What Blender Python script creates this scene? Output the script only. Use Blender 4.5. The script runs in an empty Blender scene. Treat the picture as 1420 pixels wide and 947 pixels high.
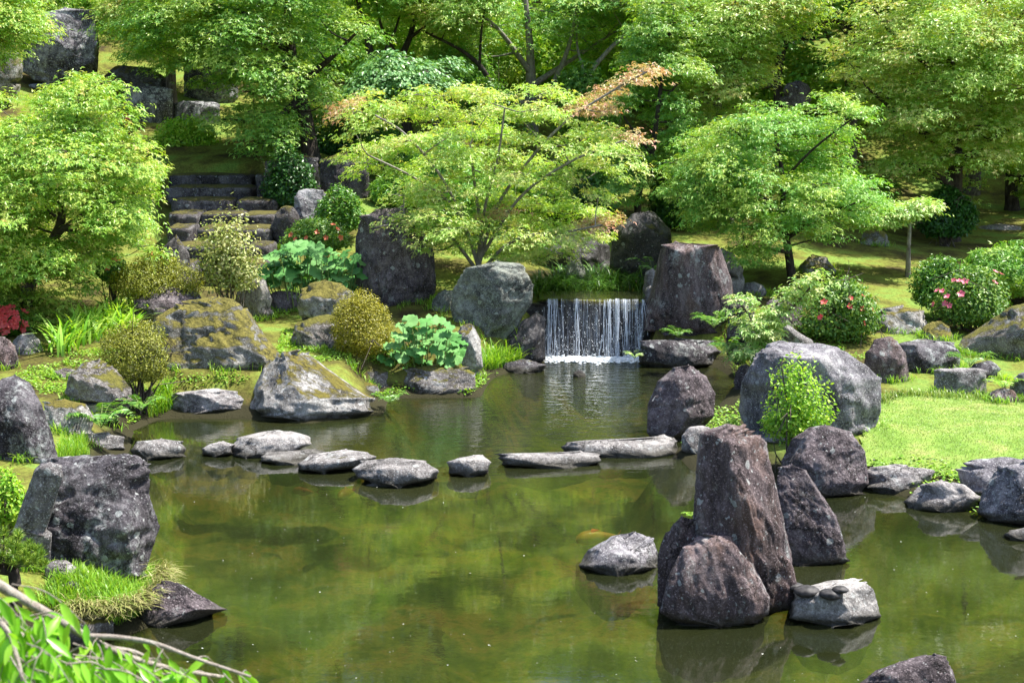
import bpy, bmesh, math, random
import numpy as np
from mathutils import Vector
S = bpy.context.scene
COL = S.collection
PI = math.pi

# ------------------------------------------------------------------ camera, sky, sun, exposure
FPX, W0, H0 = 1950.0, 1420.0, 947.0
TH = math.radians(10.0)
HC = 3.5
CT, ST = math.cos(TH), math.sin(TH)
cam = bpy.data.objects.new('camera', bpy.data.cameras.new('camera'))
COL.objects.link(cam)
cam.location = (0, 0, HC)
cam.rotation_euler = (PI / 2 - TH, 0, 0)
cam.data.sensor_width = 36
cam.data.lens = FPX / W0 * 36
cam.data.clip_start = 0.05
cam.data.clip_end = 400
cam.data.dof.use_dof = True
cam.data.dof.focus_distance = 14.5
cam.data.dof.aperture_fstop = 8.0
S.camera = cam

SUN_EL, SUN_AZ = math.radians(64), math.radians(76)     # azimuth measured from +Y towards +X
world = bpy.data.worlds.new('World')
S.world = world
world.use_nodes = True
wn = world.node_tree.nodes
wl = world.node_tree.links
wn.clear()
sky = wn.new('ShaderNodeTexSky')
sky.sky_type = 'NISHITA'
sky.sun_disc = False
sky.sun_elevation = SUN_EL
sky.sun_rotation = SUN_AZ
sky.air_density = 1.0
sky.dust_density = 2.0
bg = wn.new('ShaderNodeBackground')
bg.inputs['Strength'].default_value = 0.13
wo = wn.new('ShaderNodeOutputWorld')
wl.new(sky.outputs[0], bg.inputs[0])
wl.new(bg.outputs[0], wo.inputs[0])
sl = bpy.data.lights.new('sun', 'SUN')
sl.energy = 5.0
sl.angle = math.radians(0.6)
sl.color = (1.0, 0.955, 0.87)
so = bpy.data.objects.new('sun', sl)
COL.objects.link(so)
sdir = Vector((math.sin(SUN_AZ) * math.cos(SUN_EL), math.cos(SUN_AZ) * math.cos(SUN_EL), math.sin(SUN_EL)))
so.rotation_euler = sdir.to_track_quat('Z', 'Y').to_euler()
so.location = (0, 0, 40)
S.view_settings.view_transform = 'Standard'
S.view_settings.look = 'None'
S.view_settings.gamma = 1
S.view_settings.exposure = 1.22
S.render.engine = 'CYCLES'
S.cycles.use_denoising = True
S.cycles.max_bounces = 7
S.cycles.diffuse_bounces = 4
S.cycles.glossy_bounces = 3
S.cycles.transmission_bounces = 4
S.cycles.transparent_max_bounces = 8
S.cycles.caustics_reflective = False
S.cycles.caustics_refractive = False

# ------------------------------------------------------------------ pixel <-> world
def ray(px, py):
    u = (px - W0 / 2) / FPX
    v = (H0 / 2 - py) / FPX
    return np.array([u, CT + v * ST, -ST + v * CT])
def at_depth(px, py, Y):
    d = ray(px, py)
    t = Y / d[1]
    return np.array([d[0] * t, Y, HC + d[2] * t])
def at_z(px, py, z):
    d = ray(px, py)
    t = (z - HC) / d[2]
    return np.array([d[0] * t, d[1] * t, z])
def proj(V):
    zc = V[:, 1] * CT - (V[:, 2] - HC) * ST
    u = V[:, 0] / zc
    v = (V[:, 1] * ST + (V[:, 2] - HC) * CT) / zc
    return W0 / 2 + FPX * u, H0 / 2 - FPX * v, zc

# ------------------------------------------------------------------ noise
_rt = np.random.RandomState(11).rand(64, 64, 64)
def vnoise(P):
    i = np.floor(P).astype(np.int64)
    f = P - i
    f = f * f * f * (f * (f * 6 - 15) + 10)
    i0 = i & 63
    i1 = (i + 1) & 63
    def g(a, b, c): return _rt[a, b, c]
    x0, y0, z0 = i0.T
    x1, y1, z1 = i1.T
    fx, fy, fz = f.T
    a = g(x0, y0, z0) * (1 - fx) + g(x1, y0, z0) * fx
    b = g(x0, y1, z0) * (1 - fx) + g(x1, y1, z0) * fx
    c = g(x0, y0, z1) * (1 - fx) + g(x1, y0, z1) * fx
    d = g(x0, y1, z1) * (1 - fx) + g(x1, y1, z1) * fx
    return (a * (1 - fy) + b * fy) * (1 - fz) + (c * (1 - fy) + d * fy) * fz
def fbm(P, o=4, gain=0.5):
    s, a, t = 0, 1.0, 0
    for k in range(o):
        s = s + a * vnoise(P * 2.03 ** k + 7.3 * k)
        t += a
        a *= gain
    return s / t
def ridged(P, o=4):
    s, a, t = 0, 1.0, 0
    for k in range(o):
        s = s + a * (1 - np.abs(2 * vnoise(P * 2.07 ** k + 3.1 * k) - 1))
        t += a
        a *= 0.5
    return s / t
def in_poly(x, y, poly):
    poly = np.asarray(poly, float)
    r = np.zeros(np.shape(x), bool)
    n = len(poly)
    for i in range(n):
        x0, y0 = poly[i]
        x1, y1 = poly[(i + 1) % n]
        c = (y0 > y) != (y1 > y)
        xs = x0 + (y - y0) / ((y1 - y0) if y1 != y0 else 1e-9) * (x1 - x0)
        r ^= c & (x < xs)
    return r
def poly_dist(x, y, poly):
    poly = np.asarray(poly, float)
    d = np.full(np.shape(x), 1e9)
    n = len(poly)
    for i in range(n):
        a = poly[i]
        b = poly[(i + 1) % n]
        ab = b - a
        t = np.clip(((x - a[0]) * ab[0] + (y - a[1]) * ab[1]) / (ab @ ab + 1e-12), 0, 1)
        d = np.minimum(d, np.hypot(x - a[0] - t * ab[0], y - a[1] - t * ab[1]))
    return d

# ------------------------------------------------------------------ objects
def link_mesh(name, V, faces, mats, parent=None, smooth=True, loc=None, fmat=None):
    """faces: list of (n,k) int arrays; V world coordinates, moved to loc as origin"""
    V = np.asarray(V, np.float32)
    if loc is not None:
        V = V - np.asarray(loc, np.float32)
    me = bpy.data.meshes.new(name)
    faces = [np.asarray(f) for f in faces if len(f)]
    nl = sum(f.size for f in faces)
    nf = sum(len(f) for f in faces)
    me.vertices.add(len(V))
    me.loops.add(nl)
    me.polygons.add(nf)
    me.vertices.foreach_set('co', V.ravel())
    me.loops.foreach_set('vertex_index', np.concatenate([f.ravel() for f in faces]).astype(np.int32))
    tot = np.concatenate([np.full(len(f), f.shape[1]) for f in faces])
    st = np.concatenate([[0], np.cumsum(tot)[:-1]])
    me.polygons.foreach_set('loop_start', st.astype(np.int32))
    me.polygons.foreach_set('loop_total', tot.astype(np.int32))
    me.polygons.foreach_set('use_smooth', np.full(nf, smooth))
    if not isinstance(mats, (list, tuple)):
        mats = [mats]
    for m in mats:
        me.materials.append(m)
    if fmat is not None:
        me.polygons.foreach_set('material_index', np.asarray(fmat, np.int32))
    me.update(calc_edges=True)
    o = bpy.data.objects.new(name, me)
    COL.objects.link(o)
    if parent is not None:
        o.parent = parent
        if loc is not None:
            pl = np.array(parent.location)
            o.location = np.asarray(loc) - pl
    elif loc is not None:
        o.location = loc
    return o
def tag(o, label, cat=None, group=None, kind=None):
    if label: o['label'] = label
    if cat: o['category'] = cat
    if group: o['group'] = group
    if kind: o['kind'] = kind
    return o
def thing(name, loc, label, cat, group=None):
    o = bpy.data.objects.new(name, None)
    o.empty_display_size = 0.2
    COL.objects.link(o)
    o.location = loc
    return tag(o, label, cat, group)
def dup(root, loc, rz, sc, label, group=None):
    r = root.copy()
    COL.objects.link(r)
    r.location = loc
    r.rotation_euler = (0, 0, rz)
    r.scale = (sc, sc, sc)
    r['label'] = label
    if group: r['group'] = group
    for ch in root.children:
        c = ch.copy()
        COL.objects.link(c)
        c.parent = r
    return r

# ------------------------------------------------------------------ materials
def new_mat(name):
    m = bpy.data.materials.new(name)
    m.use_nodes = True
    n = m.node_tree.nodes
    n.clear()
    return m, n, m.node_tree.links
def N(n, t, **kw):
    x = n.new(t)
    for k, v in kw.items():
        if k in x.inputs.keys():
            x.inputs[k].default_value = v
        else:
            setattr(x, k, v)
    return x
def ramp(n, stops, interp='LINEAR'):
    r = n.new('ShaderNodeValToRGB')
    r.color_ramp.interpolation = interp
    e = r.color_ramp.elements
    while len(e) < len(stops): e.new(0.5)
    for k, (p, c) in enumerate(stops):
        e[k].position = p
        e[k].color = (*c, 1) if len(c) == 3 else c
    return r
def g3(v): return (v, v, v)
def mixc(n, l, fac, a, b):
    x = n.new('ShaderNodeMix')
    x.data_type = 'RGBA'
    for s, v in ((x.inputs[0], fac), (x.inputs[6], a), (x.inputs[7], b)):
        if hasattr(v, 'is_linked') or isinstance(v, bpy.types.NodeSocket): l.new(v, s)
        else: s.default_value = (*v, 1) if isinstance(v, tuple) else v
    return x.outputs[2]
def math_(n, l, op, a, b=0.0, clamp=False):
    x = n.new('ShaderNodeMath')
    x.operation = op
    x.use_clamp = clamp
    for s, v in ((x.inputs[0], a), (x.inputs[1], b)):
        if isinstance(v, bpy.types.NodeSocket): l.new(v, s)
        else: s.default_value = v
    return x.outputs[0]
def mapr(n, l, v, a, b, c=0.0, d=1.0):
    x = n.new('ShaderNodeMapRange')
    x.inputs[1].default_value = a
    x.inputs[2].default_value = b
    x.inputs[3].default_value = c
    x.inputs[4].default_value = d
    l.new(v, x.inputs[0])
    return x.outputs[0]

def rock_mat(name, dark, mid, light, lichen=0.4, moss=0.0, mossc=((0.10, 0.085, 0.012), (0.26, 0.22, 0.03)), grain=1.0,
             lichc=(0.42, 0.44, 0.43), rough=0.85, sz=1.0, rust=0.0, wet=False):
    m, n, l = new_mat(name)
    tc = N(n, 'ShaderNodeTexCoord')
    oi = N(n, 'ShaderNodeObjectInfo')
    add = N(n, 'ShaderNodeVectorMath', operation='MULTIPLY_ADD')
    l.new(tc.outputs['Object'], add.inputs[0])
    add.inputs[1].default_value = (1, 1, grain)
    sc = N(n, 'ShaderNodeVectorMath', operation='SCALE')
    l.new(oi.outputs['Location'], sc.inputs[0])
    sc.inputs['Scale'].default_value = 3.7
    l.new(sc.outputs[0], add.inputs[2])
    v = add.outputs[0]
    iso = N(n, 'ShaderNodeVectorMath', operation='ADD')
    l.new(tc.outputs['Object'], iso.inputs[0])
    l.new(sc.outputs[0], iso.inputs[1])
    vi = iso.outputs[0]
    def noise(scale, detail=6, rough_=0.6, vec=v, dist=0.0):
        x = N(n, 'ShaderNodeTexNoise', Scale=scale / sz, Detail=detail, Roughness=rough_, Distortion=dist)
        l.new(vec, x.inputs['Vector'])
        return x.outputs['Fac']
    a = noise(2.6, 9, 0.7, dist=0.4)
    b = noise(17, 9, 0.75)
    c = math_(n, l, 'ADD', math_(n, l, 'MULTIPLY', a, 0.6), math_(n, l, 'MULTIPLY', b, 0.4))
    r = ramp(n, [(0.39, dark), (0.5, mid), (0.60, light)])
    l.new(c, r.inputs[0])
    col = r.outputs[0]
    if rust > 0:
        rm = mapr(n, l, noise(3.1, 5, 0.6), 0.52, 0.68, 0, rust)
        col = mixc(n, l, rm, col, (0.20, 0.11, 0.07))
    # dark weather stains running down
    mp = N(n, 'ShaderNodeMapping')
    mp.inputs['Scale'].default_value = (1, 1, 0.22)
    l.new(vi, mp.inputs[0])
    st = mapr(n, l, noise(5.5, 5, 0.6, mp.outputs[0]), 0.52, 0.66, 0, 0.6)
    col = mixc(n, l, st, col, tuple(0.35 * x for x in dark))
    if lichen > 0:
        lg = N(n, 'ShaderNodeMapping')
        lg.inputs['Scale'].default_value = (1, 1, 0.55)
        l.new(vi, lg.inputs[0])
        l1 = mapr(n, l, noise(4.6, 10, 0.78, lg.outputs[0]), 0.63 - 0.13 * lichen, 0.72 - 0.1 * lichen)
        l2 = mapr(n, l, noise(22, 4, 0.7, vi), 0.40, 0.56)
        patch = math_(n, l, 'MULTIPLY', l1, l2)
        vo = N(n, 'ShaderNodeTexVoronoi', Scale=9.0 / sz, Randomness=1.0)
        wv = N(n, 'ShaderNodeTexNoise', Scale=20.0 / sz, Detail=3.0)
        l.new(vi, wv.inputs['Vector'])
        wa = N(n, 'ShaderNodeVectorMath', operation='MULTIPLY_ADD')
        l.new(wv.outputs['Color'], wa.inputs[0])
        wa.inputs[1].default_value = (0.06, 0.06, 0.06)
        l.new(vi, wa.inputs[2])
        l.new(wa.outputs[0], vo.inputs['Vector'])
        sel = N(n, 'ShaderNodeSeparateColor')
        l.new(vo.outputs['Color'], sel.inputs[0])
        rad = mapr(n, l, sel.outputs[0], 0.45, 1.0, 0.0, 0.30)
        spot = math_(n, l, 'LESS_THAN', vo.outputs['Distance'], rad)
        vo2 = N(n, 'ShaderNodeTexVoronoi', Scale=30.0 / sz, Randomness=1.0)
        l.new(wa.outputs[0], vo2.inputs['Vector'])
        sel2 = N(n, 'ShaderNodeSeparateColor')
        l.new(vo2.outputs['Color'], sel2.inputs[0])
        spot2 = math_(n, l, 'LESS_THAN', vo2.outputs['Distance'], mapr(n, l, sel2.outputs[1], 0.6, 1.0, 0.0, 0.3))
        spots = math_(n, l, 'MULTIPLY', math_(n, l, 'MAXIMUM', spot, spot2), min(1, 0.35 + 0.5 * lichen))
        lm = math_(n, l, 'MAXIMUM', math_(n, l, 'MULTIPLY', patch, min(1.0, 0.45 + 0.5 * lichen)), spots)
        lc = mixc(n, l, noise(40, 3, 0.6, vi), tuple(0.6 * x for x in lichc), tuple(1.2 * x for x in lichc))
        col = mixc(n, l, lm, col, lc)
    spk = noise(70, 3, 0.8, vi)
    col = mixc(n, l, mapr(n, l, spk, 0.56, 0.66, 0, 0.75), col, tuple(min(.6, 1.9 * x) for x in light))
    col = mixc(n, l, mapr(n, l, spk, 0.42, 0.32, 0, 0.7), col, tuple(.3 * x for x in dark))
    mm = None
    geo = N(n, 'ShaderNodeNewGeometry')
    sepn = N(n, 'ShaderNodeSeparateXYZ')
    l.new(geo.outputs['Normal'], sepn.inputs[0])
    if moss > 0:
        mn = math_(n, l, 'ADD', math_(n, l, 'MULTIPLY', sepn.outputs[2], 0.42), math_(n, l, 'ADD', math_(n, l, 'MULTIPLY', noise(3.0, 9, 0.72, vi), 0.8), math_(n, l, 'MULTIPLY', noise(15, 6, 0.7, vi), 0.2)))
        mm = mapr(n, l, mn, 1.06 - 0.48 * moss, 1.14 - 0.45 * moss)
        mr = ramp(n, [(0.3, mossc[0]), (0.7, mossc[1])])
        l.new(noise(18, 5, 0.7, vi), mr.inputs[0])
        col = mixc(n, l, mm, col, mr.outputs[0])
    if wet:
        sp = N(n, 'ShaderNodeSeparateXYZ')
        l.new(geo.outputs['Position'], sp.inputs[0])
        w0 = math_(n, l, 'ADD', sp.outputs[2], math_(n, l, 'MULTIPLY', noise(6, 3, 0.6, vi), -0.05))
        wm = mapr(n, l, w0, 0.015, 0.075, 0.85, 0.0)
        col = mixc(n, l, wm, col, (0.035, 0.032, 0.022))
    ck = N(n, 'ShaderNodeTexVoronoi', Scale=2.3 / sz, feature='DISTANCE_TO_EDGE')
    cw = N(n, 'ShaderNodeTexNoise', Scale=5.0 / sz, Detail=5.0, Roughness=0.7)
    l.new(vi, cw.inputs['Vector'])
    ca = N(n, 'ShaderNodeVectorMath', operation='MULTIPLY_ADD')
    l.new(cw.outputs['Color'], ca.inputs[0])
    ca.inputs[1].default_value = (0.5, 0.5, 0.5)
    l.new(v, ca.inputs[2])
    l.new(ca.outputs[0], ck.inputs['Vector'])
    crk = math_(n, l, 'MULTIPLY', mapr(n, l, ck.outputs['Distance'], 0.0, 0.022, 1, 0), mapr(n, l, noise(1.7, 3, 0.5, vi), 0.46, 0.58))
    col = mixc(n, l, math_(n, l, 'MULTIPLY', crk, 0.8), col, tuple(.25 * x for x in dark))
    bmp = N(n, 'ShaderNodeBump', Strength=1.0, Distance=0.05 * sz)
    hb = math_(n, l, 'ADD', math_(n, l, 'MULTIPLY', noise(9, 10, 0.68), 0.7), math_(n, l, 'MULTIPLY', noise(45, 6, 0.7, vi), 0.3))
    if mm is not None:
        hb = math_(n, l, 'ADD', hb, math_(n, l, 'MULTIPLY', mm, math_(n, l, 'ADD', 0.25, math_(n, l, 'MULTIPLY', noise(38, 5, 0.75, vi), 0.7))))
    hb = math_(n, l, 'SUBTRACT', hb, math_(n, l, 'MULTIPLY', crk, 0.5))
    l.new(hb, bmp.inputs['Height'])
    p = N(n, 'ShaderNodeBsdfPrincipled', Roughness=rough)
    p.inputs['Specular IOR Level'].default_value = 0.3
    l.new(col, p.inputs['Base Color'])
    l.new(bmp.outputs[0], p.inputs['Normal'])
    o = N(n, 'ShaderNodeOutputMaterial')
    l.new(p.outputs[0], o.inputs[0])
    return m

def leaf_mat(name, stops, trans=0.30, tcol=None, rough=0.40, clump=None, clump_scale=1.2, spec=0.42, cfac=0.85):
    """per-leaf colour from the island, plus whole sprays of another leaf colour (clump)"""
    m, n, l = new_mat(name)
    geo = N(n, 'ShaderNodeNewGeometry')
    r = ramp(n, stops)
    l.new(geo.outputs['Random Per Island'], r.inputs[0])
    col = r.outputs[0]
    tc = N(n, 'ShaderNodeTexCoord')
    if clump:
        no = N(n, 'ShaderNodeTexNoise', Scale=clump_scale, Detail=3.0, Roughness=0.6)
        l.new(tc.outputs['Object'], no.inputs['Vector'])
        f0 = math_(n, l, 'ADD', no.outputs['Fac'], math_(n, l, 'MULTIPLY', geo.outputs['Random Per Island'], 0.10))
        f = mapr(n, l, f0, 0.53, 0.68, 0, cfac)
        r2 = ramp(n, clump)
        l.new(geo.outputs['Random Per Island'], r2.inputs[0])
        col = mixc(n, l, f, col, r2.outputs[0])
    p = N(n, 'ShaderNodeBsdfPrincipled', Roughness=rough)
    p.inputs['Specular IOR Level'].default_value = spec
    l.new(col, p.inputs['Base Color'])
    t = N(n, 'ShaderNodeBsdfTranslucent')
    hs = N(n, 'ShaderNodeMix', data_type='RGBA', blend_type='MULTIPLY')
    hs.inputs[0].default_value = 1
    hs.inputs[7].default_value = (*(tcol or (1.5, 1.45, 0.5)), 1)
    l.new(col, hs.inputs[6])
    l.new(hs.outputs[2], t.inputs[0])
    mx = N(n, 'ShaderNodeMixShader')
    mx.inputs[0].default_value = trans
    l.new(p.outputs[0], mx.inputs[1])
    l.new(t.outputs[0], mx.inputs[2])
    o = N(n, 'ShaderNodeOutputMaterial')
    l.new(mx.outputs[0], o.inputs[0])
    return m

def bark_mat(name, a, b, lich=0.3, sc=1.0):
    m, n, l = new_mat(name)
    tc = N(n, 'ShaderNodeTexCoord')
    mp = N(n, 'ShaderNodeMapping')
    mp.inputs['Scale'].default_value = (1, 1, 0.3)
    l.new(tc.outputs['Object'], mp.inputs[0])
    no = N(n, 'ShaderNodeTexNoise', Scale=22 * sc, Detail=7.0, Roughness=0.65)
    l.new(mp.outputs[0], no.inputs['Vector'])
    r = ramp(n, [(0.35, a), (0.65, b)])
    l.new(no.outputs['Fac'], r.inputs[0])
    n2 = N(n, 'ShaderNodeTexNoise', Scale=7.0 * sc, Detail=6.0, Roughness=0.7)
    l.new(tc.outputs['Object'], n2.inputs['Vector'])
    col = mixc(n, l, mapr(n, l, n2.outputs['Fac'], 0.55, 0.68, 0, lich), r.outputs[0], (0.30, 0.32, 0.28))
    bm_ = N(n, 'ShaderNodeBump', Strength=0.6, Distance=0.02)
    l.new(no.outputs['Fac'], bm_.inputs['Height'])
    p = N(n, 'ShaderNodeBsdfPrincipled', Roughness=0.9)
    p.inputs['Specular IOR Level'].default_value = 0.2
    l.new(col, p.inputs['Base Color'])
    l.new(bm_.outputs[0], p.inputs['Normal'])
    o = N(n, 'ShaderNodeOutputMaterial')
    l.new(p.outputs[0], o.inputs[0])
    return m
def plain_mat(name, c, rough=0.6, spec=0.4, c2=None, sc=20):
    m, n, l = new_mat(name)
    p = N(n, 'ShaderNodeBsdfPrincipled', Roughness=rough)
    p.inputs['Specular IOR Level'].default_value = spec
    if c2:
        tc = N(n, 'ShaderNodeTexCoord')
        no = N(n, 'ShaderNodeTexNoise', Scale=sc, Detail=4.0)
        l.new(tc.outputs['Object'], no.inputs['Vector'])
        r = ramp(n, [(0.4, c), (0.6, c2)])
        l.new(no.outputs['Fac'], r.inputs[0])
        l.new(r.outputs[0], p.inputs['Base Color'])
    else:
        p.inputs['Base Color'].default_value = (*c, 1)
    o = N(n, 'ShaderNodeOutputMaterial')
    l.new(p.outputs[0], o.inputs[0])
    return m

M = {}
# rocks
M['purple'] = rock_mat('purple grey rock', (0.024, 0.018, 0.021), (0.085, 0.067, 0.074), (0.20, 0.17, 0.178), 0.6, 0.0, wet=True)
M['pillar'] = rock_mat('brown purple rock', (0.024, 0.017, 0.019), (0.086, 0.063, 0.066), (0.20, 0.16, 0.165), 0.7, 0.0, grain=0.35, rust=0.4, wet=True)
M['black'] = rock_mat('black lichened rock', (0.013, 0.011, 0.014), (0.045, 0.039, 0.046), (0.14, 0.13, 0.14), 0.95, 0.15, wet=True)
M['grey'] = rock_mat('pale grey rock', (0.075, 0.066, 0.068), (0.20, 0.185, 0.185), (0.38, 0.355, 0.345), 0.5, 0.0, wet=True)
M['step'] = rock_mat('pale stepping stone', (0.085, 0.077, 0.075), (0.215, 0.20, 0.195), (0.40, 0.38, 0.36), 0.55, 0.1, wet=True)
M['boulder'] = rock_mat('grey boulder', (0.055, 0.050, 0.060), (0.17, 0.16, 0.178), (0.33, 0.315, 0.325), 0.6, 0.0, grain=0.6, wet=True)
M['mossy'] = rock_mat('moss covered rock', (0.08, 0.075, 0.06), (0.20, 0.19, 0.165), (0.36, 0.345, 0.31), 0.7, 0.86, mossc=((0.070, 0.066, 0.014), (0.27, 0.235, 0.05)), wet=True)
M['halfmoss'] = rock_mat('half mossy rock', (0.075, 0.065, 0.06), (0.18, 0.16, 0.15), (0.33, 0.31, 0.29), 0.65, 0.66, mossc=((0.060, 0.062, 0.010), (0.20, 0.185, 0.03)), wet=True)
M['lichen'] = rock_mat('lichen covered rock', (0.10, 0.09, 0.085), (0.25, 0.235, 0.22), (0.44, 0.42, 0.39), 1.0, 0.6, lichc=(0.55, 0.55, 0.52), mossc=((0.075, 0.066, 0.012), (0.22, 0.185, 0.03)), wet=True)
M['green'] = rock_mat('green grey lichened rock', (0.035, 0.033, 0.032), (0.13, 0.135, 0.12), (0.26, 0.28, 0.24), 0.95, 0.1, lichc=(0.30, 0.34, 0.29))
M['wet_shade'] = rock_mat('wet and shade dark rock', (0.012, 0.011, 0.012), (0.035, 0.032, 0.034), (0.085, 0.08, 0.082), 0.25, 0.3, rough=0.45)  # wet ledge rock, also the painted shade of the hollow and recess
M['stair'] = rock_mat('dark stair stone', (0.022, 0.019, 0.020), (0.065, 0.058, 0.061), (0.14, 0.13, 0.13), 0.45, 0.55, mossc=((0.06, 0.055, 0.012), (0.16, 0.14, 0.03)))
M['cliff'] = rock_mat('weathered cliff rock', (0.025, 0.022, 0.028), (0.09, 0.082, 0.096), (0.34, 0.33, 0.35), 1.0, 0.12, sz=2.0)
M['pebble'] = plain_mat('dark pebble', (0.022, 0.020, 0.021), 0.6, 0.3, (0.05, 0.047, 0.048), 30)
M['paletop'] = rock_mat('pale flat rock', (0.06, 0.055, 0.052), (0.27, 0.255, 0.245), (0.52, 0.50, 0.48), 0.7, 0.0, wet=True)

# foliage
def hsvish(a, b, c): return [(0.0, a), (0.5, b), (1.0, c)]
M['maple_bright'] = leaf_mat('bright maple leaf', hsvish((0.13, 0.31, 0.035), (0.25, 0.44, 0.05), (0.40, 0.53, 0.09)),
                             clump=[(0, (0.34, 0.48, 0.07)), (0.85, (0.46, 0.53, 0.11)), (1.0, (0.55, 0.36, 0.12))], clump_scale=1.6)
M['maple_orange'] = leaf_mat('orange tipped maple leaf', hsvish((0.22, 0.43, 0.07), (0.38, 0.55, 0.12), (0.53, 0.61, 0.21)),
                             clump=[(0, (0.50, 0.55, 0.19)), (0.7, (0.57, 0.50, 0.21)), (1.0, (0.55, 0.36, 0.20))], clump_scale=1.3, cfac=.5, trans=.36)
M['maple_green'] = leaf_mat('green maple leaf', hsvish((0.10, 0.30, 0.045), (0.20, 0.42, 0.07), (0.33, 0.51, 0.12)),
                            clump=[(0, (0.30, 0.47, 0.06)), (1.0, (0.44, 0.52, 0.09))], clump_scale=1.2)
M['maple_mid'] = leaf_mat('mid green maple leaf', hsvish((0.08, 0.23, 0.03), (0.16, 0.35, 0.045), (0.28, 0.45, 0.07)),
                          clump=[(0, (0.29, 0.45, 0.06)), (1.0, (0.42, 0.50, 0.10))], clump_scale=0.9)
M['maple_yellow'] = leaf_mat('yellow green maple leaf', hsvish((0.17, 0.35, 0.05), (0.30, 0.47, 0.08), (0.46, 0.56, 0.15)),
                          clump=[(0, (0.38, 0.50, 0.11)), (0.8, (0.50, 0.52, 0.16)), (1.0, (0.54, 0.36, 0.16))], clump_scale=0.9)
M['forest'] = leaf_mat('forest leaf', hsvish((0.12, 0.30, 0.04), (0.24, 0.43, 0.06), (0.40, 0.53, 0.10)),
                       clump=[(0, (0.34, 0.48, 0.08)), (1.0, (0.48, 0.54, 0.12))], clump_scale=0.5)
M['maple_pink'] = leaf_mat('pink young maple leaf', hsvish((0.44, 0.46, 0.16), (0.54, 0.40, 0.20), (0.55, 0.27, 0.20)), tcol=(1.2, 1.1, .6))
M['bluegreen'] = leaf_mat('blue green leaf', hsvish((0.070, 0.196, 0.063), (0.140, 0.308, 0.098), (0.238, 0.406, 0.140)), trans=0.25)
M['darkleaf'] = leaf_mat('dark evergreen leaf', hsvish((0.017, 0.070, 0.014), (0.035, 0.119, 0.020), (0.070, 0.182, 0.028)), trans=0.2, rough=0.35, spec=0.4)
M['midleaf'] = leaf_mat('shrub leaf', hsvish((0.042, 0.140, 0.017), (0.084, 0.224, 0.025), (0.182, 0.336, 0.035)), trans=0.25, rough=0.38)
M['ochre'] = leaf_mat('ochre clipped shrub leaf', hsvish((0.15, 0.155, 0.010), (0.26, 0.25, 0.018), (0.40, 0.37, 0.035)), trans=0.25, tcol=(1.3, 1.2, 0.4))
M['ochre2'] = leaf_mat('olive clipped shrub leaf', hsvish((0.11, 0.14, 0.012), (0.20, 0.225, 0.02), (0.33, 0.34, 0.035)), trans=0.25, tcol=(1.3, 1.2, 0.4))
M['azalea'] = leaf_mat('azalea leaf', hsvish((0.05, 0.15, 0.02), (0.11, 0.24, 0.03), (0.25, 0.38, 0.06)), trans=0.25, rough=.4)
M['limeleaf'] = leaf_mat('lime shrub leaf', hsvish((0.140, 0.336, 0.028), (0.280, 0.504, 0.042), (0.448, 0.600, 0.084)), trans=0.35)
M['paleleaf'] = leaf_mat('pale variegated leaf', hsvish((0.20, 0.28, 0.05), (0.36, 0.40, 0.12), (0.55, 0.53, 0.25)), trans=0.3, tcol=(1.1, 1.1, 0.6))
M['palegreen'] = leaf_mat('pale green young leaf', hsvish((0.196, 0.392, 0.084), (0.378, 0.560, 0.168), (0.588, 0.600, 0.280)), trans=0.3, tcol=(1.2, 1.2, 0.5))
M['hosta'] = leaf_mat('strap leaf', hsvish((0.17, 0.40, 0.04), (0.30, 0.53, 0.06), (0.46, 0.60, 0.12)), trans=0.35)
M['butterbur'] = leaf_mat('butterbur leaf', hsvish((0.06, 0.19, 0.04), (0.10, 0.27, 0.065), (0.18, 0.36, 0.11)), trans=0.15, tcol=(1.1, 1.3, 0.5), rough=0.6, spec=.2)
M['fern'] = leaf_mat('fern frond', hsvish((0.05, 0.17, 0.02), (0.11, 0.27, 0.03), (0.21, 0.36, 0.05)), trans=0.3)
M['darkgrass'] = leaf_mat('dark grass blade', hsvish((0.02, 0.07, 0.008), (0.045, 0.13, 0.015), (0.10, 0.21, 0.025)), trans=0.2, rough=0.35)
M['grass'] = leaf_mat('grass blade', hsvish((0.12, 0.29, 0.02), (0.22, 0.42, 0.035), (0.34, 0.47, 0.07)), trans=0.35)
M['drygrass'] = leaf_mat('straw blade', hsvish((0.30, 0.29, 0.10), (0.42, 0.39, 0.18), (0.22, 0.30, 0.05)), trans=0.2, tcol=(1, 1, .7))
M['lawnblade'] = leaf_mat('lawn blade', hsvish((0.12, 0.21, 0.03), (0.18, 0.29, 0.05), (0.28, 0.34, 0.09)), trans=0.2, clump=[(0, (0.30, 0.33, 0.10)), (1, (0.40, 0.36, 0.16))], clump_scale=1.5, cfac=.5)
M['needle'] = leaf_mat('pine needle', hsvish((0.06, 0.15, 0.012), (0.14, 0.26, 0.02), (0.27, 0.35, 0.04)), trans=0.1)
M['cherry'] = leaf_mat('cherry leaf', hsvish((0.14, 0.40, 0.02), (0.22, 0.50, 0.03), (0.33, 0.56, 0.06)), trans=0.42, rough=0.3, tcol=(1.4, 1.3, 0.5))
M['pinkflower'] = leaf_mat('pink petal', hsvish((0.62, 0.09, 0.16), (0.72, 0.13, 0.22), (0.78, 0.22, 0.30)), trans=0.25, tcol=(1.1, .9, .9))
M['redflower'] = leaf_mat('red petal', hsvish((0.55, 0.04, 0.05), (0.68, 0.07, 0.08), (0.75, 0.14, 0.12)), trans=0.25, tcol=(1.1, .9, .9))
M['orangeflower'] = leaf_mat('orange petal', hsvish((0.65, 0.10, 0.04), (0.75, 0.16, 0.07), (0.80, 0.24, 0.14)), trans=0.25, tcol=(1.1, .9, .9))
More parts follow.
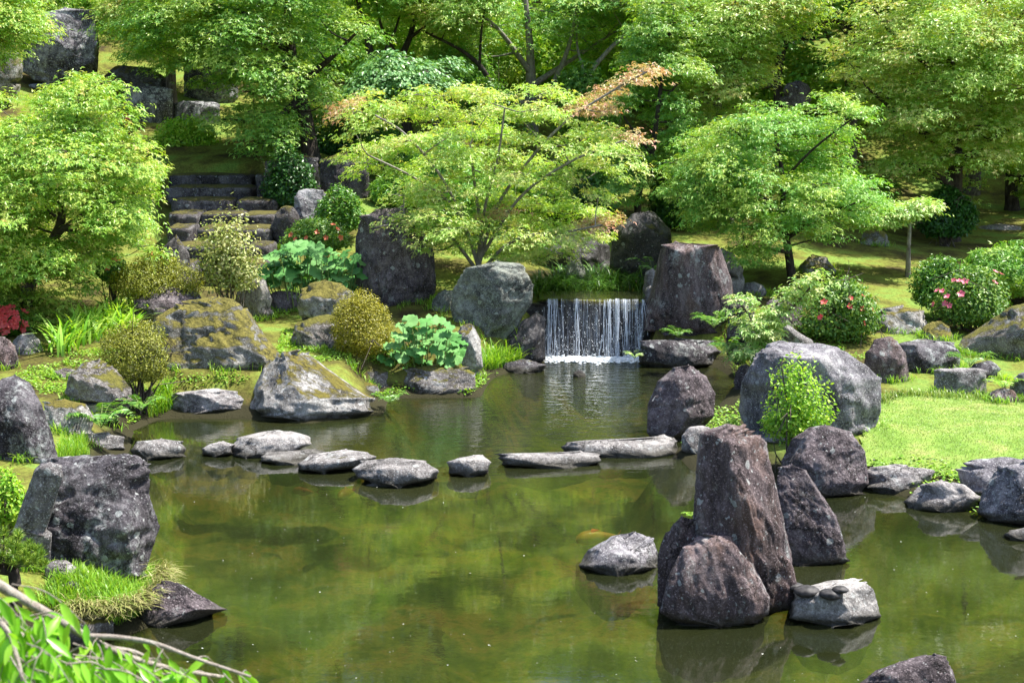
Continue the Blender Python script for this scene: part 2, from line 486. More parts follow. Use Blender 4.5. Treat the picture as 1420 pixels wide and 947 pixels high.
M['bark_dark'] = bark_mat('dark bark', (0.018, 0.014, 0.012), (0.065, 0.052, 0.043), 0.2)
M['bark_grey'] = bark_mat('grey bark', (0.14, 0.12, 0.105), (0.32, 0.29, 0.26), 0.5)
M['bark_mid'] = bark_mat('brown bark', (0.05, 0.038, 0.03), (0.15, 0.125, 0.10), 0.35)
M['twig'] = bark_mat('grey brown twig', (0.20, 0.165, 0.14), (0.36, 0.32, 0.28), 0.4, 3)
M['stemgreen'] = plain_mat('green stem', (0.14, 0.22, 0.05), 0.6, 0.3, (0.20, 0.26, 0.08))

# ------------------------------------------------------------------ terrain
POND_PX = [(-260, 960), (60, 886), (150, 880), (190, 866), (215, 842), (200, 815), (165, 790), (140, 720), (130, 670), (150, 645), (165, 628), (172, 596), (215, 578),
           (340, 578), (425, 584), (520, 572), (527, 550), (655, 549), (672, 524), (690, 517), (745, 504), (752, 492), (892, 492), (896, 504), (1000, 507),
           (1034, 530), (1012, 560), (985, 600), (948, 628), (975, 652), (1085, 672), (1190, 675), (1262, 686), (1350, 702), (1440, 716), (1750, 765)]
POND = [tuple(at_z(x, y, 0)[:2]) for x, y in POND_PX] + [(10, 6.3), (6, 5.6), (1, 5.9), (-4, 6.3)]
FALL_Y = at_z(820, 498, 0)[1]
LIP_Y = FALL_Y + 0.14
LIP_Z = at_depth(820, 415, LIP_Y)[2]
_cp = []
def cp(px, py, Y): _cp.append(at_depth(px, py, Y))
for a in [(100, 520, 15.4), (70, 450, 17.6), (-60, 460, 17.5), (250, 470, 16.6), (450, 455, 18.3), (400, 392, 20.4), (300, 395, 20.8), (180, 400, 20), (60, 390, 20.5),
          (300, 226, 25.3), (250, 213, 26.0), (200, 180, 28), (80, 130, 30), (430, 205, 26.0), (505, 282, 24.5), (545, 240, 27.2), (600, 350, 21.0), (560, 300, 23.5),
          (660, 380, 20.2), (820, 418, 19.4), (740, 400, 20), (880, 405, 20), (820, 385, 21.3), (820, 300, 25), (880, 290, 24.5), (1000, 405, 20.2), (1097, 393, 20.4),
          (1050, 430, 18.8), (1200, 370, 22), (1240, 400, 20.5), (1300, 335, 25.5), (1318, 335, 25.4), (1400, 285, 30), (1260, 388, 21.3), (1000, 300, 26), (1150, 300, 26),
          (1250, 450, 18.3), (1420, 450, 19), (1340, 440, 19), (1150, 480, 17.3), (1050, 520, 15.8),
          (1300, 545, 15.0), (1420, 548, 15.2), (1300, 600, 13.2), (1420, 640, 12.1), (1600, 600, 13.2), (1215, 600, 13.1), (1200, 640, 12.0),
          (30, 655, 11.6), (-100, 640, 11.5), (110, 800, 9.4), (0, 790, 9.3), (60, 560, 14.2), (130, 610, 13.0), (0, 520, 15.3),
          (400, 480, 17.0), (590, 480, 16.9), (560, 430, 18.6)]:
    cp(*a)
_cp = [np.array(p) for p in _cp]
for p in [(-12, 28, 4.0), (-9, 33, 4.6), (-4, 33, 3.6), (2, 33, 3.0), (8, 33, 2.4), (14, 30, 2.2), (-20, 20, 2.0), (20, 20, 1.6), (-14, 40, 8), (0, 40, 6.5), (12, 40, 5.5),
          (-20, 55, 15), (0, 55, 13), (20, 55, 12), (-40, 40, 9), (40, 40, 7), (-45, 90, 30), (0, 90, 30), (45, 90, 30), (-40, 10, 1.5), (40, 10, 1.2), (-30, 70, 22), (30, 70, 20),
          (0, 0, 1.9), (-5, 2, 1.8), (5, 2, 1.8), (-5, 6, 0.8), (9, 4, 0.8), (0, 4.5, 0.9), (-40, -10, 1.9), (40, -10, 1.9), (0, -10, 1.9), (-9, 9, 0.7), (10, 11, 0.5), (10, 15, 0.55)]:
    _cp.append(np.array(p, float))
_cp = np.array(_cp)
_D = np.hypot(_cp[:, None, 0] - _cp[None, :, 0], _cp[:, None, 1] - _cp[None, :, 1])
_A = np.hstack([_D + np.eye(len(_cp)) * -0.15, np.c_[np.ones(len(_cp)), _cp[:, :2]]])
_B = np.vstack([_A, np.hstack([np.c_[np.ones(len(_cp)), _cp[:, :2]].T, np.zeros((3, 3))])])
_w = np.linalg.solve(_B, np.r_[_cp[:, 2], 0, 0, 0])
def sstep(a, b, x):
    t = np.clip((x - a) / (b - a), 0, 1)
    return t * t * (3 - 2 * t)
FX0, FX1 = at_depth(748, 415, LIP_Y)[0], at_depth(896, 415, LIP_Y)[0]
def height(x, y):
    x = np.atleast_1d(np.asarray(x, float))
    y = np.atleast_1d(np.asarray(y, float))
    D = np.sqrt((x[:, None] - _cp[None, :, 0]) ** 2 + (y[:, None] - _cp[None, :, 1]) ** 2 + 0.04)
    z = D @ _w[:len(_cp)] + _w[-3] + _w[-2] * x + _w[-1] * y
    z = np.maximum(z, 0.10)
    z = z + 0.10 * (fbm(np.c_[x * 0.9, y * 0.9, x * 0 + 3.3], 4) - 0.5) * sstep(4, 8, y)
    d = poly_dist(x, y, POND)
    ins = in_poly(x, y, POND)
    near_fall = (x > FX0 - 0.3) & (x < FX1 + 0.2) & (y > FALL_Y - 0.5)
    wid = np.where(near_fall, 0.22, np.where((x > 2.2) & (y < 15), 1.3, 0.5))
    zo = 0.05 + (z - 0.05) * sstep(0, 1, d / wid)
    zi = 0.05 - 0.75 * sstep(0, 1, d / 0.7) + 0.42 * (fbm(np.c_[x * 1.3, y * 1.3, x * 0 + 9.1], 4) - 0.55) * sstep(.1, .8, d)
    r = np.where(ins, zi, zo)
    sx = np.abs(x - (-0.215 * y + 0.02)) < 0.95
    r = r - 0.40 * (sx & (y > 20.7) & (y < 25.15))
    st = (x > FX0 + 0.02) & (x < FX1 - 0.02) & (y > LIP_Y - 0.1) & (y < LIP_Y + 0.75)
    r = np.where(st, np.minimum(r, LIP_Z - 0.10), r)
    return r
def h1(x, y): return float(height([x], [y])[0])
def ground_hit(px, py, lo=6.0, hi=75.0):
    Y = np.arange(lo, hi, 0.05)
    d = ray(px, py)
    X = d[0] / d[1] * Y
    Z = HC + d[2] / d[1] * Y
    g = height(X, Y)
    k = np.nonzero(Z <= np.maximum(g, 0))[0]
    if len(k) == 0: return np.array([X[-1], Y[-1], g[-1]])
    k = k[0]
    return np.array([X[k], Y[k], max(g[k], 0)])

def gridmesh(name, xs, ys, zf, mat):
    X, Y = np.meshgrid(xs, ys)
    Z = zf(X.ravel(), Y.ravel())
    V = np.c_[X.ravel(), Y.ravel(), Z]
    nx, ny = len(xs), len(ys)
    i = (np.arange(ny - 1)[:, None] * nx + np.arange(nx - 1)[None, :]).ravel()
    return V, np.c_[i, i + 1, i + nx + 1, i + nx]

def ground_mat():
    m, n, l = new_mat('mossy garden ground')
    tc = N(n, 'ShaderNodeTexCoord')
    def noise(s, d=6, r=0.65):
        x = N(n, 'ShaderNodeTexNoise', Scale=s, Detail=d, Roughness=r)
        l.new(tc.outputs['Object'], x.inputs['Vector'])
        return x.outputs['Fac']
    r1 = ramp(n, [(0.37, (0.055, 0.043, 0.020)), (0.45, (0.105, 0.102, 0.024)), (0.52, (0.16, 0.182, 0.034)), (0.60, (0.15, 0.235, 0.045))])
    l.new(noise(0.9, 8, 0.68), r1.inputs[0])
    r2 = ramp(n, [(0.3, g3(0.55)), (0.7, g3(1.35))])
    l.new(noise(26, 6, 0.7), r2.inputs[0])
    mx = N(n, 'ShaderNodeMix', data_type='RGBA', blend_type='MULTIPLY')
    mx.inputs[0].default_value = 1
    l.new(r1.outputs[0], mx.inputs[6])
    l.new(r2.outputs[0], mx.inputs[7])
    geo = N(n, 'ShaderNodeNewGeometry')
    sp = N(n, 'ShaderNodeSeparateXYZ')
    l.new(geo.outputs['Position'], sp.inputs[0])
    r3 = ramp(n, [(0.38, (0.016, 0.035, 0.010)), (0.46, (0.06, 0.085, 0.020)), (0.53, (0.15, 0.16, 0.035)), (0.58, (0.27, 0.19, 0.06)), (0.64, (0.07, 0.11, 0.025))])
    l.new(noise(1.25, 9, 0.72), r3.inputs[0])
    under = mapr(n, l, sp.outputs[2], 0.02, 0.22, 1, 0)
    col = mixc(n, l, under, mx.outputs[2], r3.outputs[0])
    band = math_(n, l, 'MULTIPLY', mapr(n, l, sp.outputs[2], -0.03, 0.0, 0, 1), mapr(n, l, math_(n, l, 'ADD', sp.outputs[2], math_(n, l, 'MULTIPLY', noise(4, 4), 0.16)), 0.17, 0.26, 1, 0))
    col = mixc(n, l, band, col, (0.032, 0.030, 0.015))
    b = N(n, 'ShaderNodeBump', Strength=0.7, Distance=0.03)
    l.new(noise(30, 6, 0.7), b.inputs['Height'])
    p = N(n, 'ShaderNodeBsdfPrincipled', Roughness=0.95)
    p.inputs['Specular IOR Level'].default_value = 0.1
    l.new(col, p.inputs['Base Color'])
    l.new(b.outputs[0], p.inputs['Normal'])
    o = N(n, 'ShaderNodeOutputMaterial')
    l.new(p.outputs[0], o.inputs[0])
    return m
def lawn_mat():
    m, n, l = new_mat('mown lawn')
    tc = N(n, 'ShaderNodeTexCoord')
    x = N(n, 'ShaderNodeTexNoise', Scale=3.0, Detail=8.0, Roughness=0.7)
    l.new(tc.outputs['Object'], x.inputs['Vector'])
    r = ramp(n, [(0.32, (0.10, 0.18, 0.03)), (0.45, (0.155, 0.26, 0.045)), (0.58, (0.22, 0.30, 0.07)), (0.68, (0.29, 0.29, 0.11))])
    l.new(x.outputs['Fac'], r.inputs[0])
    p = N(n, 'ShaderNodeBsdfPrincipled', Roughness=0.9)
    p.inputs['Specular IOR Level'].default_value = 0.1
    l.new(r.outputs[0], p.inputs['Base Color'])
    o = N(n, 'ShaderNodeOutputMaterial')
    l.new(p.outputs[0], o.inputs[0])
    return m
xs = np.unique(np.round(np.r_[np.linspace(-60, -12, 25), np.arange(-12, 12.01, 0.12), np.linspace(12, 60, 25)], 3))
ys = np.unique(np.round(np.r_[np.linspace(-12, 4, 12), np.arange(4, 30, 0.12), np.linspace(30, 95, 55)], 3))
V, F = gridmesh('ground', xs, ys, height, None)
tag(link_mesh('ground', V, [F], ground_mat()), 'mossy garden ground rising from the pond into a wooded hillside', None, None, 'structure')
LAWN_PX = [(1190, 622), (1215, 572), (1250, 549), (1330, 541), (1420, 549), (1560, 545), (2300, 560), (2300, 715), (1650, 712), (1440, 690), (1350, 674), (1295, 658), (1215, 652), (1190, 640)]
LAWN = [tuple(ground_hit(x, y, 9)[:2]) for x, y in LAWN_PX]
la = np.array(LAWN)
gx = np.arange(la[:, 0].min(), la[:, 0].max(), 0.05)
gy = np.arange(la[:, 1].min(), la[:, 1].max(), 0.05)
V, F = gridmesh('lawn', gx, gy, lambda x, y: height(x, y) + 0.018, None)
c = V[F].mean(1)
F = F[in_poly(c[:, 0] + 0.1 * (fbm(c * 3) - .5), c[:, 1], LAWN)]
tag(link_mesh('lawn', V, [F], lawn_mat()), 'bright mown lawn beside the pond', None, None, 'structure')

# water
def water_mat():
    m, n, l = new_mat('pond water')
    tc = N(n, 'ShaderNodeTexCoord')
    geo = N(n, 'ShaderNodeNewGeometry')
    dv = N(n, 'ShaderNodeVectorMath', operation='DISTANCE')
    l.new(geo.outputs['Position'], dv.inputs[0])
    dv.inputs[1].default_value = ((FX0 + FX1) / 2, FALL_Y, 0)
    near = mapr(n, l, dv.outputs['Value'], 0.5, 6.5, 1.0, 0.022)
    mp = N(n, 'ShaderNodeMapping')
    mp.inputs['Scale'].default_value = (1, 1.9, 1)
    l.new(tc.outputs['Object'], mp.inputs[0])
    a = N(n, 'ShaderNodeTexNoise', Scale=5.0, Detail=3.0, Roughness=0.5, Distortion=0.2)
    b = N(n, 'ShaderNodeTexNoise', Scale=17.0, Detail=2.0, Roughness=0.5)
    l.new(mp.outputs[0], a.inputs['Vector'])
    l.new(mp.outputs[0], b.inputs['Vector'])
    h = math_(n, l, 'ADD', a.outputs['Fac'], math_(n, l, 'MULTIPLY', b.outputs['Fac'], 0.35))
    h = math_(n, l, 'MULTIPLY', h, near)
    bu = N(n, 'ShaderNodeBump', Strength=1.0, Distance=0.022)
    l.new(h, bu.inputs['Height'])
    fr = N(n, 'ShaderNodeFresnel', IOR=1.7)
    l.new(bu.outputs[0], fr.inputs['Normal'])
    gl = N(n, 'ShaderNodeBsdfGlossy', Roughness=0.03)
    gl.inputs['Color'].default_value = (1, 1, 1, 1)
    l.new(bu.outputs[0], gl.inputs['Normal'])
    tr = N(n, 'ShaderNodeBsdfTransparent')
    tr.inputs['Color'].default_value = (0.54, 0.57, 0.36, 1)
    di = N(n, 'ShaderNodeBsdfDiffuse')
    cn = N(n, 'ShaderNodeTexNoise', Scale=0.55, Detail=3.0)
    l.new(tc.outputs['Object'], cn.inputs['Vector'])
    cr = ramp(n, [(0.35, (0.026, 0.034, 0.012)), (0.65, (0.050, 0.058, 0.022))])
    l.new(cn.outputs['Fac'], cr.inputs[0])
    l.new(cr.outputs[0], di.inputs['Color'])
    mk = N(n, 'ShaderNodeMixShader')
    mk.inputs[0].default_value = 0.32
    l.new(tr.outputs[0], mk.inputs[1])
    l.new(di.outputs[0], mk.inputs[2])
    mx = N(n, 'ShaderNodeMixShader')
    l.new(fr.outputs[0], mx.inputs[0])
    l.new(mk.outputs[0], mx.inputs[1])
    l.new(gl.outputs[0], mx.inputs[2])
    o = N(n, 'ShaderNodeOutputMaterial')
    l.new(mx.outputs[0], o.inputs[0])
    return m
WATER = water_mat()
V, F = gridmesh('pond_water', np.linspace(-10, 12, 45), np.linspace(4, 19.6, 33), lambda x, y: x * 0, None)
c = V[F].mean(1)
keep = in_poly(c[:, 0], c[:, 1], POND) | (poly_dist(c[:, 0], c[:, 1], POND) < 1.0)
keep &= c[:, 1] < FALL_Y + 0.35
tag(link_mesh('pond_water', V, [F[keep]], WATER), 'calm green pond water', None, None, 'structure')
V, F = gridmesh('stream_water', np.linspace(FX0, FX1, 12), np.linspace(LIP_Y - 0.03, LIP_Y + 0.8, 8), lambda x, y: x * 0 + LIP_Z, None)
tag(link_mesh('stream_water', V, [F], WATER), 'shallow stream above the waterfall lip', None, None, 'structure')

# ------------------------------------------------------------------ rocks
_ico = {}
ROCKS = []
def ico(s):
    if s not in _ico:
        bm = bmesh.new()
        bmesh.ops.create_icosphere(bm, subdivisions=s, radius=1)
        v = np.array([x.co[:] for x in bm.verts])
        f = np.array([[x.index for x in q.verts] for q in bm.faces])
        bm.free()
        _ico[s] = (v, f)
    v, f = _ico[s]
    return v.copy(), f
def row_ext(poly, rows):
    p = np.asarray(poly, float)
    xl = np.full(len(rows), np.inf)
    xr = np.full(len(rows), -np.inf)
    for i in range(len(p)):
        a, b = p[i], p[(i + 1) % len(p)]
        lo, hi = min(a[1], b[1]), max(a[1], b[1])
        k = (rows >= lo) & (rows <= hi)
        if hi == lo:
            xl[k] = np.minimum(xl[k], min(a[0], b[0]))
            xr[k] = np.maximum(xr[k], max(a[0], b[0]))
            continue
        x = a[0] + (rows[k] - a[1]) / (b[1] - a[1]) * (b[0] - a[0])
        xl[k] = np.minimum(xl[k], x)
        xr[k] = np.maximum(xr[k], x)
    return xl, xr
def rock(name, label, poly, mat, cat='rock', group=None, z0=None, th=0.85, p=9, seed=1, nplanes=24, amp=0.10, sub=5, planes=(), grain=(1, 1, 1), Y=None, lo=6.0, bury=0.3, base=None, parent=None, fit=True):
    rng = np.random.RandomState(seed * 17 + 3)
    poly = np.asarray(poly, float)
    x0, x1 = poly[:, 0].min(), poly[:, 0].max()
    top, bot = poly[:, 1].min(), poly[:, 1].max()
    cx = (x0 + x1) / 2
    if Y is not None:
        c0 = at_depth(cx, bot, Y)
    elif z0 is not None: c0 = at_z(cx, bot, z0)
    else: c0 = ground_hit(cx, bot, lo)
    zb = c0[2]
    D, F = ico(sub)
    nn = rng.normal(size=(nplanes, 3))
    nn /= np.linalg.norm(nn, axis=1)[:, None]
    hh = rng.uniform(0.76, 1.02, nplanes)
    p = p * 1.5
    amp = amp * 1.3
    six = np.array([[1, 0, 0], [-1, 0, 0], [0, 1, 0], [0, -1, 0], [0, 0, 1], [0, 0, -1]], float) + rng.normal(0, .08, (6, 3))
    nn = np.vstack([nn, six])
    hh = np.r_[hh, np.ones(6)]
    if len(planes):
        pl = np.array([q[:3] for q in planes], float)
        pl /= np.linalg.norm(pl, axis=1)[:, None]
        nn = np.vstack([nn, pl])
        hh = np.r_[hh, [q[3] for q in planes]]
    dots = np.maximum(D @ nn.T, 0) / hh
    r = (dots ** p).sum(1) ** (-1.0 / p)
    P = D * r[:, None]
    for _ in range(26):
        c = rng.normal(size=3)
        c /= np.linalg.norm(c)
        q = P @ c
        cut = q.max() * rng.uniform(.80, .97)
        P = P - np.outer(np.maximum(q - cut, 0) * .92, c)
    P = (P - P.min(0)) / (P.max(0) - P.min(0)) * 2 - 1
    wpx = x1 - x0
    hw0 = wpx / FPX * c0[1] / CT / 2
    hd = hw0 * th
    Yc = c0[1] + hd * 0.85
    hw = hw0 * Yc / c0[1]
    off = rng.uniform(0, 40, 3)
    size = 2 * hw
    ga = np.array(grain, float)
    hp = at_depth(cx, top, Yc)[2] - zb
    lo_h, hi_h = 0.02, max(0.3, hp * 1.6 + 0.2)
    def shape(H):
        B = max(bury, 0.25 * H)
        V = np.c_[P[:, 0] * hw, P[:, 1] * hd, (P[:, 2] + 1) / 2 * (H + B) - B]
        s = min(size, 2.2 * H + 0.1)
        s = max(s, 0.12)
        q = V / s * ga + off
        n1 = fbm(q * 1.6, 4) - 0.5
        n2 = ridged(q * 3.7, 4) - 0.62
        n3 = fbm(q * 13, 3) - 0.5
        V = V + D * (s * amp * (0.75 * n1 - 0.70 * n2 + 0.36 * n3))[:, None]
        V[:, 0] += at_depth(cx, bot, Yc)[0]
        V[:, 1] += Yc
        V[:, 2] += zb
        return V
    for _ in range(9):
        H = (lo_h + hi_h) / 2
        V = shape(H)
        py = proj(V)[1].min()
        if py > top: lo_h = H
        else: hi_h = H
    if fit:
        nb = int(np.clip((bot - top) / 3, 6, 36))
        for it in range(3):
            px, py, zc = proj(V)
            vis = V[:, 2] >= zb - 0.01
            edges = np.linspace(top, bot, nb + 1)
            cen = (edges[:-1] + edges[1:]) / 2
            idx = np.clip(((py - top) / (bot - top) * nb).astype(int), 0, nb - 1)
            mn = np.full(nb, np.inf)
            mxx = np.full(nb, -np.inf)
            np.minimum.at(mn, idx[vis], px[vis])
            np.maximum.at(mxx, idx[vis], px[vis])
            ok = np.isfinite(mn) & (mxx - mn > 1)
            if ok.sum() < 3: break
            mn = np.interp(cen, cen[ok], mn[ok])
            mxx = np.interp(cen, cen[ok], mxx[ok])
            k3 = np.array([.25, .5, .25])
            sm = lambda a: np.convolve(np.pad(a, 1, mode='edge'), k3, 'valid')
            mn, mxx = sm(mn), sm(mxx)
            xl, xr = row_ext(poly, cen)
            py = np.where(V[:, 2] < zb - 0.01, np.minimum(py, top + .72 * (bot - top)), py)
            m_, M_ = np.interp(py, cen, mn), np.interp(py, cen, mxx)
            a_, b_ = np.interp(py, cen, xl), np.interp(py, cen, xr)
            k_ = np.clip((b_ - a_) / np.maximum(M_ - m_, 2), 0.35, 2.2)
            V[:, 0] += ((a_ + b_) / 2 + (px - (m_ + M_) / 2) * k_ - px) * zc / FPX
    loc = (float(V[:, 0].mean()), float(Yc), float(zb))
    ROCKS.append((V[:, 0][V[:, 2] < zb + .15].mean(), Yc, zb, hw, hd))
    o = link_mesh(name, V, [F], mat, loc=loc, parent=parent)
    if label: tag(o, label, cat, group)
    return o
def box(x0, y0, x1, y1, c=0.12):
    dx, dy = (x1 - x0) * c, (y1 - y0) * c * 1.5
    return [(x0 + dx, y0), (x1 - dx, y0), (x1, y0 + dy), (x1, y1 - dy * .3), (x1 - dx * .4, y1), (x0 + dx * .4, y1), (x0, y1 - dy * .3), (x0, y0 + dy)]
def lump(x0, y0, x1, y1):
    return [(x0 + (x1 - x0) * a, y0 + (y1 - y0) * b) for a, b in ((.3, .02), (.5, 0), (.72, .03), (.9, .25), (1, .6), (.98, .9), (.85, 1), (.15, 1), (.02, .9), (0, .6), (.1, .25))]

# standing stones in the pond
rock('standing_stone', 'tall brown purple standing stone, the tallest rock in the pond', [(970, 600), (985, 590), (1010, 586), (1040, 590), (1062, 612), (1070, 645), (1085, 710), (1098, 770), (1106, 815), (1098, 848), (1060, 856), (1000, 856), (962, 850), (955, 800), (958, 752), (962, 700), (966, 640)],
     M['pillar'], z0=0, th=0.75, p=12, seed=5, amp=0.13, sub=6, grain=(1, 1, .5), planes=[(-.5, -1, .1, .85), (.75, -.6, .1, .85), (0, 0, 1, .8)], bury=.5)
rock('rock', 'rounded brown rock leaning on the front foot of the tall standing stone', [(915, 848), (926, 800), (946, 758), (975, 738), (1012, 742), (1046, 780), (1068, 828), (1066, 852), (1045, 866), (990, 869), (935, 862)], M['pillar'], z0=0, th=.42, p=9, seed=7, amp=.075, sub=6, grain=(1, 1, .5), bury=.5)
rock('rock', 'narrow dark fin of rock against the left side of the tall standing stone', [(945, 714), (962, 720), (968, 760), (966, 850), (935, 853), (912, 842), (912, 770), (922, 740)], M['pillar'], z0=0, th=0.9, seed=8, amp=.12, bury=.4)
rock('rock', 'dark leaning slab of rock behind the right side of the standing stone', [(1080, 646), (1098, 642), (1118, 652), (1140, 685), (1160, 715), (1172, 755), (1175, 778), (1130, 784), (1085, 782), (1076, 740), (1074, 690)], M['purple'], z0=0, th=0.55, p=16, seed=12, amp=.08, sub=6, bury=.5)
rock('rock', 'flat topped pale rock carrying four dark pebbles', [(1120, 812), (1160, 801), (1198, 802), (1212, 818), (1222, 855), (1195, 866), (1150, 870), (1095, 858), (1090, 835), (1100, 820)], M['paletop'], z0=0, th=0.8, p=14, seed=14, amp=.06, sub=6, planes=[(0, 0, 1, .75)], bury=.4)
rock('rock', 'rough rock cut off by the bottom edge of the picture', [(1192, 946), (1215, 928), (1250, 915), (1285, 905), (1310, 907), (1322, 930), (1330, 960), (1260, 975), (1192, 968)], M['purple'], z0=0, th=0.7, seed=17, amp=.09, sub=6, bury=.4)
rock('rock', 'low rounded grey rock alone in the middle of the pond', [(800, 785), (815, 762), (850, 742), (880, 736), (905, 745), (912, 765), (912, 786), (880, 797), (830, 796)], M['boulder'], z0=0, th=0.85, p=7, seed=19, amp=.08, sub=6, bury=.4)
# right bank
rock('boulder', 'big smooth grey boulder with a flat sloping top beside the lawn', [(1048, 490), (1070, 472), (1130, 472), (1165, 482), (1200, 505), (1222, 525), (1222, 570), (1212, 600), (1180, 612), (1100, 612), (1040, 612), (1024, 570), (1028, 530)], M['boulder'], z0=0.2, th=0.75, p=16, seed=23, amp=.06, sub=6, planes=[(0, -.15, 1, .8), (-.8, -.5, .1, .8), (.5, -1, .1, .85)], bury=.3)
rock('rock', 'rounded purple rock on the lawn edge in front of the big boulder', [(1083, 640), (1098, 608), (1125, 590), (1150, 588), (1180, 598), (1200, 625), (1205, 670), (1195, 686), (1140, 690), (1092, 684)], M['purple'], z0=0.0, th=0.8, p=8, seed=27, amp=.08, sub=6)
rock('rock', 'grey rock with pale top between the slab stone and the standing stone', [(945, 605), (955, 590), (985, 590), (990, 630), (960, 634), (945, 625)], M['grey'], z0=0.02, th=0.9, seed=29, amp=.08)
rock('rock', 'pointed purple brown rock in the water left of the big boulder', [(897, 600), (898, 560), (912, 528), (935, 508), (958, 505), (980, 522), (992, 545), (990, 578), (970, 600), (940, 612), (905, 612)], M['purple'], z0=0, th=0.85, p=12, seed=31, amp=.08, sub=6, planes=[(-.5, -1, .3, .8), (.6, -.7, .5, .75)])
rock('rock', 'flat pale stone at the front corner of the lawn', [(1198, 655), (1212, 645), (1260, 643), (1297, 652), (1290, 668), (1270, 682), (1225, 684), (1202, 676)], M['grey'], th=0.6, p=14, seed=33, amp=.08)
rock('rock', 'low wedge of grey rock at the water edge below the lawn', [(1254, 695), (1275, 672), (1305, 664), (1340, 672), (1362, 690), (1350, 706), (1310, 712), (1262, 706)], M['grey'], th=0.7, p=9, seed=36, amp=.1)
rock('rock', 'blocky dark grey rock behind the rightmost shore rock', [(1327, 650), (1345, 635), (1400, 633), (1440, 640), (1450, 685), (1390, 692), (1335, 682)], M['boulder'], z0=0.1, th=0.7, p=14, seed=38, amp=.07)
rock('rock', 'large lilac grey shore rock cut by the right edge of the picture', [(1355, 712), (1362, 680), (1385, 645), (1420, 635), (1480, 640), (1490, 728), (1420, 730), (1370, 722)], M['boulder'], z0=0, th=0.7, p=10, seed=40, amp=.08, sub=6)
rock('rock', 'small pale stone in the water at the right edge', [(1392, 742), (1405, 733), (1430, 730), (1460, 740), (1455, 752), (1410, 750)], M['grey'], z0=0, th=0.7, seed=41, amp=.07, sub=4)
rock('rock', 'small dark stone between the purple rock and the flat lawn stone', lump(1197, 636, 1222, 652), M['purple'], z0=0.05, seed=42, amp=.08, sub=4)
rock('rock', 'upright brown rock with wet streaks behind the big boulder', [(1195, 540), (1200, 490), (1215, 468), (1240, 466), (1256, 490), (1264, 540), (1240, 548)], M['pillar'], Y=15.6, th=0.6, p=12, seed=44, amp=.09)
rock('rock', 'flat topped black rock with a patch of moss, second from the brown upright rock', [(1243, 478), (1260, 470), (1320, 472), (1332, 490), (1330, 530), (1290, 535), (1250, 532)], M['black'], Y=16.1, th=0.7, p=18, seed=46, amp=.06, planes=[(0, 0, 1, .7)])
rock('rock', 'squared grey block of stone standing at the back of the lawn', box(1295, 510, 1368, 546, .08), M['grey'], Y=15.0, th=0.5, p=22, seed=48, amp=.05)
rock('boulder', 'large dark boulder with a moss covered sloping top at the right edge', [(1320, 490), (1335, 468), (1370, 445), (1400, 425), (1440, 412), (1500, 420), (1510, 505), (1420, 508), (1350, 505)], M['halfmoss'], Y=16.8, th=0.6, p=10, seed=50, amp=.08, sub=6)
rock('rock', 'small flat black rock beside the lawn block', [(1340, 512), (1352, 502), (1378, 500), (1388, 512), (1380, 524), (1345, 526)], M['black'], Y=15.6, seed=52, amp=.1, sub=4)
rock('rock', 'small brown stone in the grass near the right edge', lump(1370, 537, 1412, 562), M['pillar'], Y=14.6, seed=53, amp=.1, sub=4)
rock('rock', 'rounded grey stone half out of the picture beside the lawn', lump(1398, 515, 1450, 562), M['boulder'], Y=14.8, seed=54, amp=.08)
rock('rock', 'rock with pale lichen patches below the red flowering azalea', [(1205, 450), (1215, 428), (1250, 422), (1280, 430), (1290, 460), (1275, 475), (1215, 474)], M['lichen'], Y=17.9, th=.8, seed=56, amp=.12)
rock('rock', 'low mossy stone under the pink flowering azalea', lump(1275, 445, 1322, 480), M['mossy'], Y=17.6, seed=57, amp=.09)
rock('rock', 'small pointed grey stone poking up behind the big boulder', [(1083, 455), (1092, 448), (1105, 458), (1128, 472), (1128, 482), (1085, 480)], M['grey'], Y=16.8, seed=58, amp=.08, sub=4)
rock('rock', 'dark stone behind the pale seedling tree', [(1008, 470), (1010, 425), (1020, 408), (1042, 412), (1048, 440), (1048, 475)], M['purple'], Y=17.2, seed=59, amp=.08)
rock('rock', 'squared dark stone right of the pale seedling tree', box(1062, 415, 1112, 470, .1), M['purple'], Y=17.9, seed=60, amp=.07, sub=4)
rock('rock', 'small stone at the water edge left of the big boulder', lump(1018, 505, 1048, 545), M['purple'], z0=0.02, seed=61, amp=.09, sub=4)
rock('rock', 'flat slab lying under the dark maple branches', lump(1018, 391, 1064, 412), M['grey'], Y=19.8, seed=62, amp=.06, sub=4)
rock('boulder', 'dark boulder with mossy shoulder behind the bright maple trunk', [(1100, 392), (1108, 368), (1125, 352), (1145, 356), (1165, 380), (1165, 396), (1120, 402)], M['halfmoss'], Y=21.2, seed=63, amp=.1)
rock('boulder', 'rounded mossy boulder alone on the right hand moss slope', lump(1192, 316, 1233, 350), M['mossy'], Y=24, seed=64, amp=.08, sub=4)
rock('rock', 'low brown rock left of the boulder on the moss slope', lump(1155, 328, 1195, 350), M['halfmoss'], Y=24.4, seed=65, amp=.08, sub=4)
